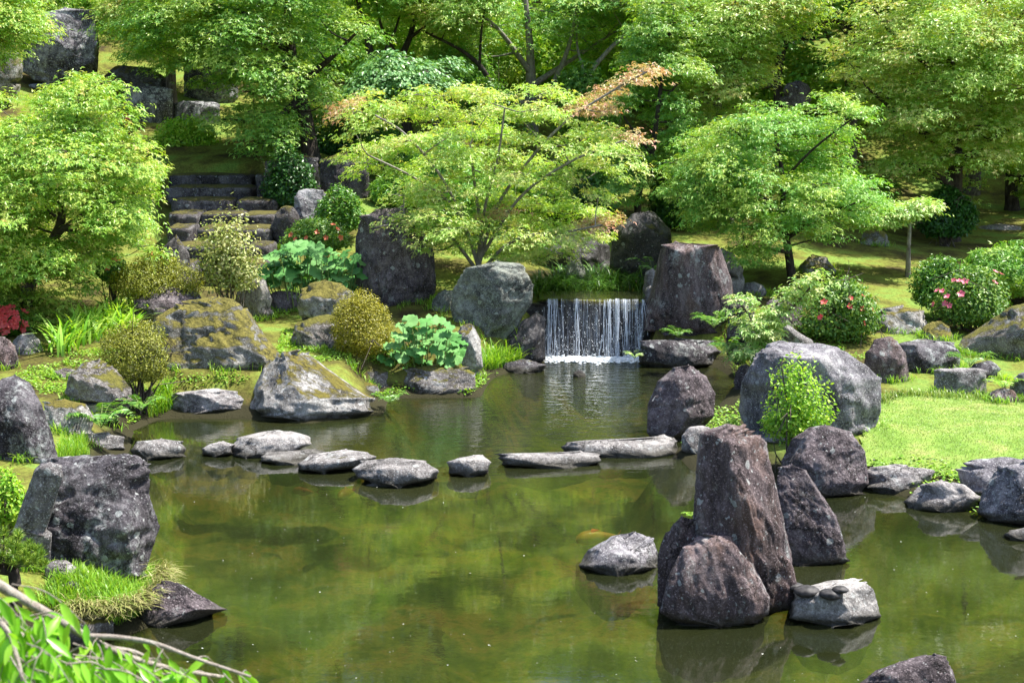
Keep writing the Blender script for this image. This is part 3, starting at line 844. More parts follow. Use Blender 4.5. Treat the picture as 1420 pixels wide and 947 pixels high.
# waterfall surroundings
rock('standing_stone', 'tall purple stone with a flat top right of the waterfall', [(918, 340), (935, 334), (990, 338), (1000, 345), (1015, 390), (1020, 440), (1015, 462), (950, 464), (893, 458), (893, 430), (905, 395), (912, 360)], M['pillar'], Y=18.2, th=0.75, p=20, seed=66, amp=.04, sub=6, grain=(1, 1, .4), planes=[(0, 0, 1, .8)])
rock('rock', 'pale tilted slab resting behind the tall purple stone', [(985, 352), (1000, 343), (1018, 352), (1030, 378), (1025, 386), (995, 375)], M['grey'], Y=19.7, seed=67, amp=.05, sub=4)
rock('rock', 'wet dark rock at the right foot of the waterfall', [(885, 490), (890, 472), (930, 468), (985, 472), (1000, 488), (998, 505), (960, 510), (905, 508), (887, 502)], M['black'], z0=0.0, th=.55, p=12, seed=68, amp=.09)
rock('boulder', 'big green grey lichened boulder overhanging the left of the waterfall', [(628, 400), (645, 372), (690, 360), (725, 366), (740, 395), (738, 420), (722, 445), (708, 478), (660, 480), (635, 470), (625, 430)], M['green'], Y=17.9, th=0.7, p=11, seed=70, amp=.09, sub=6)
rock('rock', 'small ribbed rock between the two large boulders left of the fall', lump(596, 402, 642, 450), M['green'], Y=18.6, seed=71, amp=.1)
rock('standing_stone', 'tall dark cliff like stone with pale lichen streaks behind the round leaves', [(493, 330), (500, 300), (530, 288), (560, 284), (585, 310), (602, 350), (605, 400), (590, 440), (540, 446), (505, 440), (492, 390)], M['purple'], Y=18.9, th=0.6, p=12, seed=72, amp=.09, sub=6, grain=(1, 1, .5))
rock('rock', 'upright rock with moss cap beside the second round leaf clump', [(630, 470), (640, 450), (655, 448), (666, 470), (670, 510), (655, 518), (632, 512)], M['lichen'], Y=16.9, th=.9, seed=73, amp=.1)
rock('rock', 'flat rock with bright moss top at the water edge', [(553, 530), (562, 510), (600, 504), (645, 506), (659, 518), (660, 540), (640, 548), (580, 550), (556, 546)], M['halfmoss'], z0=0, th=0.6, p=14, seed=74, amp=.07, sub=6, planes=[(0, 0, 1, .75)])
rock('rock', 'small mossy stone left of the flat moss topped rock', lump(490, 511, 545, 534), M['halfmoss'], z0=0.12, seed=75, amp=.08)
rock('rock', 'small lichened stone beside the tip of the pyramid boulder', lump(494, 530, 527, 551), M['lichen'], z0=0.02, seed=76, amp=.08, sub=4)
rock('rock', 'low dark rocks at the left foot of the waterfall', [(692, 512), (705, 500), (740, 498), (758, 506), (750, 516), (705, 518)], M['black'], z0=0, th=.5, seed=77, amp=.1, sub=4)
rock('rock', 'small wet stone splashed by the waterfall', lump(795, 513, 812, 523), M['black'], z0=0, seed=78, amp=.1, sub=4)
rock('boulder', 'black shaded boulder above the stream right of the dark hollow', [(845, 370), (850, 320), (880, 294), (905, 292), (930, 318), (935, 360), (925, 382), (860, 384)], M['wet_shade'], Y=20.6, th=.8, seed=79, amp=.08)
rock('boulder', 'added black boulder standing in for the tree shade above the stream', [(742, 380), (748, 335), (775, 312), (815, 315), (845, 340), (850, 385), (800, 392)], M['wet_shade'], Y=21.3, th=.8, seed=80, amp=.08)  # dark boulder added where only shade lies under the trees
rock('rock', 'small pale pointed stone in the dark grass above the fall', lump(784, 360, 812, 388), M['green'], Y=20.3, seed=81, amp=.08, sub=4)
rock('rock', 'grey stone at the right end of the waterfall lip', lump(893, 372, 914, 398), M['grey'], Y=19.5, seed=82, amp=.07, sub=4)
rock('rock', 'small pale pebble at the right end of the waterfall lip', lump(894, 396, 908, 412), M['grey'], Y=18.9, seed=83, amp=.06, sub=4)
rock('rock', 'dark mossy rock added for the shade in the recess under the overhanging boulder left of the fall', [(672, 505), (690, 480), (715, 450), (745, 432), (756, 440), (756, 500), (740, 506), (690, 509)], M['wet_shade'], Y=18.0, th=.5, seed=85, amp=.1, sub=5)  # dark rock added to carry the shade under the overhang
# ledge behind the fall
rock('rock_ledge', 'dark wet rock ledge that the waterfall drops over', [(712, 419), (740, 416.5), (895, 416.5), (905, 418), (905, 505), (712, 505)], M['wet_shade'], 'rock', Y=LIP_Y + 0.02, th=0.16, p=26, seed=84, nplanes=4, amp=.05, sub=6, planes=[(0, 0, 1, .8)])
# left bank
rock('boulder', 'large mossy boulder, biggest on the left bank', [(200, 520), (195, 475), (215, 440), (250, 418), (290, 410), (320, 412), (345, 430), (368, 465), (388, 490), (380, 520), (330, 530), (260, 530)], M['mossy'], Y=15.6, th=0.7, p=9, seed=90, amp=.11, sub=6)
rock('boulder', 'lichen white pyramid shaped boulder at the water edge', [(342, 568), (350, 540), (368, 505), (395, 484), (420, 484), (455, 510), (490, 535), (520, 552), (522, 572), (480, 582), (400, 584), (350, 578)], M['lichen'], z0=0, th=0.75, p=12, seed=92, amp=.07, sub=6, planes=[(.55, -.7, .55, .62), (-.6, -.5, .6, .7)])
rock('rock', 'flat purple grey rock lying at the water edge left of the pyramid boulder', [(230, 565), (238, 545), (280, 538), (325, 540), (338, 553), (335, 568), (290, 576), (240, 578)], M['grey'], z0=0.0, th=0.55, p=13, seed=93, amp=.08, sub=6)
rock('rock', 'mossy black rock with a sloping brown top in front of the round shrub', [(90, 545), (95, 520), (115, 502), (138, 496), (160, 510), (182, 538), (184, 556), (150, 560), (100, 556)], M['halfmoss'], Y=14.2, th=0.7, p=14, seed=94, amp=.07, sub=6, planes=[(.5, -.2, .9, .6)])
rock('rock', 'purple rock with white lichened top behind the left pillar', [(58, 580), (62, 556), (90, 552), (120, 560), (132, 580), (125, 602), (80, 606)], M['lichen'], Y=13.2, th=.8, seed=95, amp=.07)
rock('rock', 'flat stone with a sunlit top next to the first stepping stone', [(85, 612), (100, 602), (150, 598), (172, 606), (172, 622), (140, 630), (95, 628)], M['grey'], z0=0.03, th=.6, p=14, seed=96, amp=.07)
rock('standing_stone', 'dark pointed standing stone cut by the left edge of the picture', [(-25, 655), (-25, 540), (5, 523), (22, 518), (42, 530), (58, 560), (72, 600), (82, 640), (78, 662), (20, 664)], M['black'], Y=11.9, th=.7, p=11, seed=97, amp=.07, sub=6)
rock('boulder', 'large black boulder with a pale slanting left face in the left foreground', [(22, 730), (48, 650), (62, 632), (120, 628), (190, 628), (208, 640), (208, 690), (222, 730), (212, 760), (200, 800), (120, 812), (60, 800), (40, 770)], M['black'], z0=0.12, th=0.65, p=13, seed=99, amp=.12, sub=6, planes=[(-1, -.3, .5, .7)])
rock('rock', 'pale slab added for the skylit slanting left face of the large black boulder', [(48, 652), (62, 640), (84, 642), (88, 660), (62, 742), (18, 738), (30, 700)], M['grey'], Y=9.25, th=.4, p=12, seed=98, amp=.06)  # added slab, its pale colour stands for light on the boulder's left face
rock('rock', 'pyramid shaped purple rock pointing into the pond from the grassy islet', [(190, 868), (195, 830), (222, 805), (245, 804), (275, 822), (300, 836), (315, 845), (280, 858), (230, 870)], M['purple'], z0=0, th=.7, p=13, seed=100, amp=.06, sub=6)
rock('rock', 'round ended stone with orange moss below the grassy islet', [(55, 880), (65, 858), (100, 850), (140, 850), (158, 862), (158, 885), (120, 895), (60, 893)], M['halfmoss'], z0=0, th=.6, seed=101, amp=.06)
rock('rock', 'flat grey rock under the strap leaves at the left edge', lump(14, 461, 60, 502), M['grey'], Y=16.2, seed=102, amp=.07)
rock('rock', 'rounded brown rock cut by the left edge above the standing stone', lump(-30, 466, 26, 518), M['pillar'], Y=15.6, seed=103, amp=.07)
rock('rock', 'small purple stone half sunk in the moss behind the left rocks', lump(72, 510, 110, 528), M['purple'], Y=15.2, seed=104, amp=.05, sub=4)
rock('boulder', 'upper mossy boulder beside the ochre clipped shrub', [(412, 425), (418, 400), (440, 388), (470, 390), (490, 405), (492, 436), (450, 442), (416, 440)], M['mossy'], Y=17.7, seed=105, amp=.11)
rock('boulder', 'lower mossy boulder beside the ochre clipped shrub', [(403, 470), (410, 448), (440, 436), (475, 438), (490, 455), (490, 488), (440, 492), (408, 486)], M['halfmoss'], Y=16.8, seed=106, amp=.11)
rock('rock', 'rounded brown rock behind the pale shrub', [(325, 420), (332, 390), (350, 376), (368, 388), (378, 415), (374, 432), (335, 432)], M['halfmoss'], Y=18.4, seed=107, amp=.08)
rock('rock', 'small square dark stone below the round leaves', box(375, 403, 414, 429, .1), M['purple'], Y=18.9, th=.5, p=16, seed=108, amp=.06, sub=4)
rock('rock', 'grey rock under the upper ochre shrub', lump(185, 398, 285, 432), M['purple'], Y=17.6, seed=109, amp=.1)
rock('rock', 'little stone among the waterside weeds on the left bank', lump(195, 540, 216, 562), M['purple'], seed=110, amp=.08, sub=4)
# hillside
rock('cliff_rock', 'huge grey cliff rock with black streaks at the upper left', [(30, 100), (34, 50), (55, 18), (90, 10), (130, 14), (138, 60), (135, 108), (80, 116), (50, 114)], M['cliff'], Y=29.5, th=.6, p=16, seed=120, amp=.07, sub=6)
rock('cliff_rock', 'dark overhanging rock right of the huge cliff rock', [(140, 110), (160, 90), (205, 92), (232, 108), (235, 132), (180, 138)], M['stair'], Y=29.5, th=.6, seed=121, amp=.08)
rock('cliff_rock', 'pale grey rock face with a dark crack above the stair landing', box(172, 120, 240, 185, .06), M['cliff'], Y=28.6, th=.5, p=16, seed=122, amp=.06)
rock('cliff_rock', 'smooth blue grey rock face above the stair landing', box(240, 140, 305, 180, .08), M['cliff'], Y=28.9, th=.5, p=16, seed=123, amp=.05)
rock('cliff_rock', 'shaded rock peeping out under the large tree at the top left', box(255, 55, 330, 140, .1), M['cliff'], Y=30.5, th=.5, p=14, seed=124, amp=.06)
rock('rock', 'mossy rock at the left edge below the upper left tree', lump(-30, 55, 32, 116), M['mossy'], Y=27.5, seed=125, amp=.09)
rock('cliff_rock', 'pale blue grey outcrop high in the wood at the upper right', box(1050, 22, 1105, 78, .1), M['cliff'], Y=36, th=.5, p=14, seed=126, amp=.05)
rock('rock', 'brown rock showing between the leaves at the upper right', lump(1040, 88, 1075, 105), M['pillar'], Y=31, seed=127, amp=.08, sub=4)
rock('rock', 'flat purple rock showing between the leaves at the upper right', lump(1085, 112, 1125, 135), M['purple'], Y=30, seed=128, amp=.08, sub=4)
# dark rocks that retain the terrace right of the stairs
rock('rock', 'mossy dark retaining rock at the top right of the stairs', [(365, 290), (368, 225), (400, 212), (440, 218), (448, 290)], M['stair'], Y=24.0, th=.6, seed=130, amp=.1)
rock('rock', 'mossy dark retaining rock under the trees right of the stairs', [(440, 285), (444, 222), (480, 208), (510, 220), (515, 288)], M['stair'], Y=24.6, th=.6, seed=131, amp=.1)
rock('rock', 'pale grey rock low on the right side of the stairs', box(408, 262, 455, 322, .14), M['cliff'], Y=22.3, th=.7, seed=132, amp=.08)
rock('rock', 'mossy rock at the foot of the stairs on their right', lump(378, 285, 418, 335), M['stair'], Y=22.0, seed=133, amp=.1, sub=4)
rock('rock', 'dark rock leaning at the left foot of the stairs', [(215, 385), (222, 345), (245, 325), (262, 350), (268, 392), (240, 398)], M['stair'], Y=19.6, seed=134, amp=.08)
rock('rock', 'flat grey stone on the far right moss slope', lump(1350, 310, 1420, 326), M['grey'], Y=26.5, seed=135, amp=.05, sub=4)

# stepping stones
STEPS = [
 ('first stepping stone from the left bank, low and oval', [(180, 625), (190, 612), (220, 607), (250, 610), (258, 622), (255, 634), (215, 638), (188, 636)], 150),
 ('small flat stepping stone left of the largest pale one', [(280, 622), (292, 613), (315, 611), (325, 616), (322, 629), (300, 634), (282, 631)], 151),
 ('thick rounded stepping stone with a bright domed top', [(318, 622), (330, 606), (365, 596), (405, 596), (430, 605), (431, 616), (400, 632), (340, 636), (320, 632)], 152),
 ('thin flat purple stepping stone in front of the domed one', [(362, 632), (375, 625), (420, 622), (452, 624), (450, 634), (425, 644), (380, 644), (363, 639)], 153),
 ('oval stepping stone with dark rim left of the widest round one', [(412, 643), (430, 630), (470, 622), (505, 624), (523, 634), (505, 648), (450, 656), (418, 652)], 154),
 ('wide round flat stepping stone in the middle of the row', [(488, 650), (505, 637), (545, 634), (585, 636), (609, 652), (605, 664), (555, 676), (520, 672), (495, 662)], 155),
 ('smallest stepping stone, a squared pale block', [(620, 640), (640, 632), (670, 630), (681, 640), (676, 654), (650, 661), (624, 658)], 156),
 ('long flat oval stepping stone with a pale top', [(690, 634), (705, 626), (760, 627), (800, 624), (830, 628), (834, 640), (810, 648), (740, 649), (700, 645)], 157),
 ('long slab stepping stone at the right end of the row', [(778, 620), (790, 611), (850, 608), (920, 602), (938, 608), (941, 628), (930, 634), (830, 634), (785, 630)], 158)]
for lab, pts, sd in STEPS:
    rock('stepping_stone', lab, pts, M['step'], 'stepping stone', 'stepping stones across the pond',  z0=0, th=.75 if sd < 157 else .42, p=9, seed=sd, amp=.05, sub=5, nplanes=10, planes=[(0, 0, 1, .6)], bury=.25)
# pebbles on the flat rock
for k, (x, y, r, lab) in enumerate([(1103, 818, .062, 'dark pebble against the standing stone on the flat pale rock'), (1119, 826, .085, 'largest dark pebble on the flat pale rock'),
                                    (1153, 830, .080, 'long dark pebble at the front of the flat pale rock'), (1166, 822, .055, 'smallest dark pebble on the flat pale rock')]):
    bpy.context.view_layer.update()
    dg = bpy.context.evaluated_depsgraph_get()
    d = Vector(ray(x, y)).normalized()
    hit, loc, nor, _, ob, _ = S.ray_cast(dg, Vector((0, 0, HC)), d)
    v, f = ico(4)
    rng = np.random.RandomState(k)
    v = v * np.array([r, r * .8, r * .45]) * (1 + .25 * (fbm(v * 1.3 + k * 5, 3) - .5))[:, None]
    a = rng.uniform(-.5, .5)
    v = np.c_[v[:, 0] * math.cos(a) - v[:, 1] * math.sin(a), v[:, 0] * math.sin(a) + v[:, 1] * math.cos(a), v[:, 2]]
    base = np.array(loc) + np.array([0, 0.02, r * .3])
    tag(link_mesh('pebble', v + base, [f], M['pebble'], loc=base), lab, 'pebble', 'pebbles on the flat rock')

# ------------------------------------------------------------------ stone stairs
stair = thing('stone_stair', ground_hit(300, 392), 'flight of dark rough stone steps climbing to the mossy landing', 'stairs')
ROWS = [(394, 366, 20.6), (368, 340, 21.3), (342, 316, 22.0), (318, 296, 22.7), (298, 277, 23.4), (279, 259, 24.1), (261, 242, 24.8)]
rng = random.Random(4)
for k, (yb, yt, Y) in enumerate(ROWS):
    xa, xb = 232 + 4 * math.sin(k * 2.1), 372 + 3 * k
    Vs, Fs, nv = [], [], 0
    cuts = [xa] + sorted(rng.uniform(xa + 25, xb - 25) for _ in range(2)) + [xb]
    for a, b in zip(cuts[:-1], cuts[1:]):
        if b - a < 12: continue
        P0, P1 = at_depth(a + .8, yb + 6, Y), at_depth(b - .8, yt + rng.uniform(-1, 1), Y)
        v, f = ico(4)
        m = np.abs(v)
        v = v / ((m ** 9).sum(1) ** (1 / 9.0))[:, None]
        hw, hz = (P1[0] - P0[0]) / 2, (P1[2] - P0[2]) / 2
        v = v * np.array([hw, .42, hz]) + np.array([(P0[0] + P1[0]) / 2, Y + .42 + rng.uniform(-.03, .03), (P0[2] + P1[2]) / 2])
        nz = ridged(v * 4, 3)[:, None] - .6
        v = v + (v - v.mean(0)) / np.linalg.norm(v - v.mean(0), axis=1)[:, None] * nz * .07
        Vs.append(v); Fs.append(f + nv); nv += len(v)
    link_mesh('step', np.vstack(Vs), [np.vstack(Fs)], M['stair'], parent=stair, loc=np.array(stair.location))

# ------------------------------------------------------------------ waterfall
def waterfall_mat():
    m, n, l = new_mat('falling water')
    p = N(n, 'ShaderNodeBsdfPrincipled', Roughness=0.15)
    p.inputs['Base Color'].default_value = (0.80, 0.86, 0.95, 1)
    p.inputs['Specular IOR Level'].default_value = 0.6
    t = N(n, 'ShaderNodeBsdfTransparent')
    mx = N(n, 'ShaderNodeMixShader')
    mx.inputs[0].default_value = 0.40
    l.new(p.outputs[0], mx.inputs[1])
    l.new(t.outputs[0], mx.inputs[2])
    o = N(n, 'ShaderNodeOutputMaterial')
    l.new(mx.outputs[0], o.inputs[0])
    return m
def veil_mat():
    m, n, l = new_mat('water veil')
    tc = N(n, 'ShaderNodeTexCoord')
    def no(sx, sz_, d, off):
        mp = N(n, 'ShaderNodeMapping')
        mp.inputs['Scale'].default_value = (sx, 1, sz_)
        mp.inputs['Location'].default_value = (off, 0, off)
        l.new(tc.outputs['Object'], mp.inputs[0])
        x = N(n, 'ShaderNodeTexNoise', Scale=1.0, Detail=d, Roughness=0.65)
        l.new(mp.outputs[0], x.inputs['Vector'])
        return x.outputs['Fac']
    a = mapr(n, l, no(60, 1.6, 4, 3), 0.46, 0.66, 0, 1)
    b = mapr(n, l, no(7, .5, 3, 9), 0.40, 0.60, 0.1, 1)
    c = mapr(n, l, no(160, 22, 3, 5), 0.35, 0.62, 0.35, 1)
    al = math_(n, l, 'MULTIPLY', math_(n, l, 'MULTIPLY', a, b), math_(n, l, 'MULTIPLY', c, 0.85))
    p = N(n, 'ShaderNodeBsdfPrincipled', Roughness=0.25)
    p.inputs['Base Color'].default_value = (0.82, 0.87, 0.95, 1)
    t = N(n, 'ShaderNodeBsdfTransparent')
    mx = N(n, 'ShaderNodeMixShader')
    l.new(al, mx.inputs[0])
    l.new(t.outputs[0], mx.inputs[1])
    l.new(p.outputs[0], mx.inputs[2])
    o = N(n, 'ShaderNodeOutputMaterial')
    l.new(mx.outputs[0], o.inputs[0])
    return m
VEILM = veil_mat()
FALLM = waterfall_mat()
FOAMM = plain_mat('white foam', (0.85, 0.88, 0.90), 0.4, 0.4)

def frames(d, up=(0, 0, 1)):
    d = d / np.linalg.norm(d, axis=1)[:, None]
    a = np.cross(d, np.array(up))
    nrm = np.linalg.norm(a, axis=1)
    a[nrm < 1e-3] = (1, 0, 0)
    a /= np.linalg.norm(a, axis=1)[:, None]
    return a, np.cross(a, d)
def tube(pts, rad, n=6):
    pts = np.asarray(pts, float)
    rad = np.asarray(rad, float) * np.ones(len(pts))
    t = np.gradient(pts, axis=0)
    a, b = frames(t + 1e-9)
    ang = np.arange(n) / n * 2 * PI
    V = pts[:, None, :] + rad[:, None, None] * (np.cos(ang)[None, :, None] * a[:, None, :] + np.sin(ang)[None, :, None] * b[:, None, :])
    k = len(pts)
    i = (np.arange(k - 1)[:, None] * n + np.arange(n)[None, :])
    j = (np.arange(k - 1)[:, None] * n + (np.arange(n) + 1)[None, :] % n)
    F = np.stack([i, j, j + n, i + n], -1).reshape(-1, 4)
    return V.reshape(-1, 3), F
class Acc:
    def __init__(s): s.V, s.F, s.n = [], [], 0
    def add(s, v, f):
        s.V.append(v); s.F.append(f + s.n); s.n += len(v)
    def get(s):
        d = {}
        for f in s.F: d.setdefault(f.shape[1], []).append(f)
        return np.vstack(s.V), [np.vstack(x) for x in d.values()]
def spline(pts, m=6):
    p = np.asarray(pts, float)
    if len(p) < 3:
        t = np.linspace(0, 1, m + 1)[:, None]
        return p[0] + (p[-1] - p[0]) * t
    q = np.vstack([2 * p[0] - p[1], p, 2 * p[-1] - p[-2]])
    out = []
    for i in range(1, len(q) - 2):
        t = np.linspace(0, 1, m, endpoint=False)[:, None]
        a, b, c, d = q[i - 1], q[i], q[i + 1], q[i + 2]
        out.append(.5 * (2 * b + (c - a) * t + (2 * a - 5 * b + 4 * c - d) * t ** 2 + (3 * b - a - 3 * c + d) * t ** 3))
    return np.vstack(out + [p[-1:]])

fall = thing('waterfall', ((FX0 + FX1) / 2, FALL_Y, 0), 'thin curtain of white water falling over a dark ledge into the pond', 'waterfall')
rng = np.random.RandomState(6)
acc = Acc()
FC = rng.rand(24)
for k in range(300):
    u = float(np.clip(FC[rng.randint(len(FC))] + rng.normal(0, .010), 0, 1)) if rng.rand() < .75 else rng.rand()
    dens = fbm(np.array([[u * 9, 2.2, 1.1]]), 3)[0]
    if rng.rand() > (dens - .34) * 4: continue
    x = FX0 + .06 + u * (FX1 - FX0 - .09)
    s0 = 0 if rng.rand() < .55 else rng.rand() * .7
    s1 = min(1, s0 + rng.uniform(.25, 1.1))
    s = np.linspace(s0, s1, 16)
    z = LIP_Z * (1 - s) + 0.005 + .03 * (fbm(np.array([[x * 5, 1.0, 7.0]]), 2)[0] - .5) * (1 - s)
    y = LIP_Y - 0.02 - (LIP_Y - FALL_Y + rng.uniform(-.03, .05)) * np.sqrt(s)
    r = rng.choice([.0018, .0026, .004, .006], p=[.45, .3, .18, .07]) * (0.65 + .8 * rng.rand(16))
    r[-1] *= .2
    acc.add(*tube(np.c_[x + rng.normal(0, .03) * s + .008 * np.cumsum(rng.normal(0, .4, 16)), y, z], r, 4))
V, F = acc.get()
link_mesh('water_strands', V, F, FALLM, fall, loc=np.array(fall.location))
vx, vs = np.linspace(FX0 + .10, FX1 - .03, 90), np.linspace(0, 1, 40)
X, Sg = np.meshgrid(vx, vs)
nz = fbm(np.c_[X.ravel() * 9, Sg.ravel() * .8, X.ravel() * 0 + 4.4], 4) - .5
V = np.c_[X.ravel() + .01 * nz, LIP_Y - .035 - (LIP_Y - FALL_Y) * np.sqrt(Sg.ravel()) + .08 * nz, LIP_Z * (1 - Sg.ravel()) + .004]
i0 = (np.arange(39)[:, None] * 90 + np.arange(89)[None]).ravel()
link_mesh('water_veil', V, [np.c_[i0, i0 + 1, i0 + 91, i0 + 90]], VEILM, fall, loc=np.array(fall.location))
acc = Acc()
v0, f0 = ico(1)
for k in range(420):
    s = rng.rand() ** .6
    x = FX0 + .03 + rng.rand() * (FX1 - FX0 - .03)
    v = v0 * np.array([1, 1, 1.8]) * rng.uniform(.002, .005) + np.array([x, LIP_Y - .03 - .16 * np.sqrt(s) + rng.normal(0, .03), LIP_Z * (1 - s) + .01])
    acc.add(v, f0)
V, F = acc.get()
tag(link_mesh('water_drops', V, F, FOAMM, fall, loc=np.array(fall.location)), None, kind='stuff')
acc = Acc()
for k in range(2600):
    x = FX0 + .05 + rng.rand() * (FX1 - FX0 - .05)
    v = v0 * np.array([1.6, 1.2, .55]) * rng.uniform(.006, .022) + np.array([x + rng.normal(0, .05), FALL_Y + .03 - abs(rng.normal(0, .12)), abs(rng.normal(0, .016))])
    acc.add(v, f0)
for k in range(260):
    v = v0 * rng.uniform(.002, .006) + np.array([FX0 + rng.rand() * (FX1 - FX0), FALL_Y - .25 * rng.rand(), .16 * rng.rand() ** 2])
    acc.add(v, f0)
V, F = acc.get()
tag(link_mesh('foam', V, F, FOAMM, fall, loc=np.array(fall.location)), None, kind='stuff')

# ------------------------------------------------------------------ leaves
def tmpl(kind):
    if kind == 'maple':
        V = [(0, 0, 0)]
        F = []
        for a, L in ((-78, .72), (0, 1.0), (78, .72)):
            a = math.radians(a)
            w = math.radians(27)
            i = len(V)
            V += [(math.sin(a - w) * L * .46, math.cos(a - w) * L * .46, .02), (math.sin(a) * L, math.cos(a) * L, -.16), (math.sin(a + w) * L * .46, math.cos(a + w) * L * .46, .02)]
            F.append((0, i + 2, i + 1, i))
        return np.array(V), np.array(F)
    if kind == 'rhomb':
        return np.array([(0, -.15, 0), (.36, .4, .05), (0, 1, -.1), (-.36, .4, .05)]), np.array([(0, 1, 2, 3)])
    if kind == 'oval':
        return np.array([(0, 0, 0), (.26, .3, .03), (.22, .72, .0), (0, 1, -.1), (-.22, .72, .0), (-.26, .3, .03)]), np.array([(0, 1, 2, 3), (0, 3, 4, 5)])
    if kind == 'long':
        V = []
        for k, w in enumerate((.02, .11, .155, .14, .085, .0)):
            t = k / 5
            V += [(-w, t, -.22 * t * t + .05 * w), (0, t, -.22 * t * t - .035), (w, t, -.22 * t * t + .05 * w)]
        F = []
        for k in range(5):
            a = 3 * k
            F += [(a, a + 1, a + 4, a + 3), (a + 1, a + 2, a + 5, a + 4)]
        return np.array(V), np.array(F)
def place(kind, P, nrm, fwd, size):
    """instances of a leaf: positions, normals, forward directions, sizes -> V,F"""
    T, Fq = tmpl(kind)
    nrm = nrm / (np.linalg.norm(nrm, axis=1)[:, None] + 1e-9)
    f = fwd - (fwd * nrm).sum(1)[:, None] * nrm
    f /= (np.linalg.norm(f, axis=1)[:, None] + 1e-9)
    r = np.cross(f, nrm)
    size = np.asarray(size) * np.ones(len(P))
    V = P[:, None, :] + size[:, None, None] * (T[None, :, 0, None] * r[:, None, :] + T[None, :, 1, None] * f[:, None, :] + T[None, :, 2, None] * nrm[:, None, :])
    F = (np.arange(len(P)) * len(T))[:, None, None] + Fq[None]
    return V.reshape(-1, 3), F.reshape(-1, 4)
def pad_leaves(rng, centers, radii, nleaf, size, flat=0.33, spread=0.10, per=13, tilt=0.33, out=0.75, slope=.45):
    Ps, Ns, Fs = [], [], []
    C = np.array(centers)
    O = C[:, :2] - C[:, :2].mean(0)
    O = O / (np.linalg.norm(O, axis=1).max() + 1e-6)
    for c, r, ov in zip(centers, radii, O):
        nt = max(2, int(nleaf * (r / np.mean(radii)) ** 2 / per))
        a = rng.rand(nt) * 2 * PI
        q = np.sqrt(rng.rand(nt))
        ax, ay = rng.uniform(.75, 1.25), rng.uniform(.75, 1.25)
        tx, ty = np.cos(a) * q * r * ax, np.sin(a) * q * r * ay
        tz = flat * r * (1 - q ** 2) * rng.uniform(.3, 1, nt) - flat * r * .55 * q ** 2 + rng.normal(0, .03, nt) - rng.rand(nt) ** 4 * flat * r * .8 - slope * (tx * ov[0] + ty * ov[1])
        t = np.c_[tx, ty, tz] + c
        o = np.c_[np.cos(a) * q, np.sin(a) * q, np.zeros(nt)]
        k = rng.poisson(per, nt)
        idx = np.repeat(np.arange(nt), k)
        m = len(idx)
        off = np.c_[rng.normal(0, spread, m), rng.normal(0, spread, m), rng.normal(0, spread * .33, m)]
        Ps.append(t[idx] + off)
        hor = o[idx] * out + off / spread * .22 + np.array([ov[0], ov[1], 0]) * slope * 1.1
        Ns.append(np.c_[hor[:, :2] * .55, np.ones(m)] + rng.normal(0, tilt, (m, 3)))
        Fs.append(np.c_[hor[:, :2], -.25 * np.ones(m)] + rng.normal(0, .5, (m, 3)))
    P, Nn, Fw = np.vstack(Ps), np.vstack(Ns), np.vstack(Fs)
    return P, Nn, Fw, size * rng.uniform(.65, 1.25, len(P))
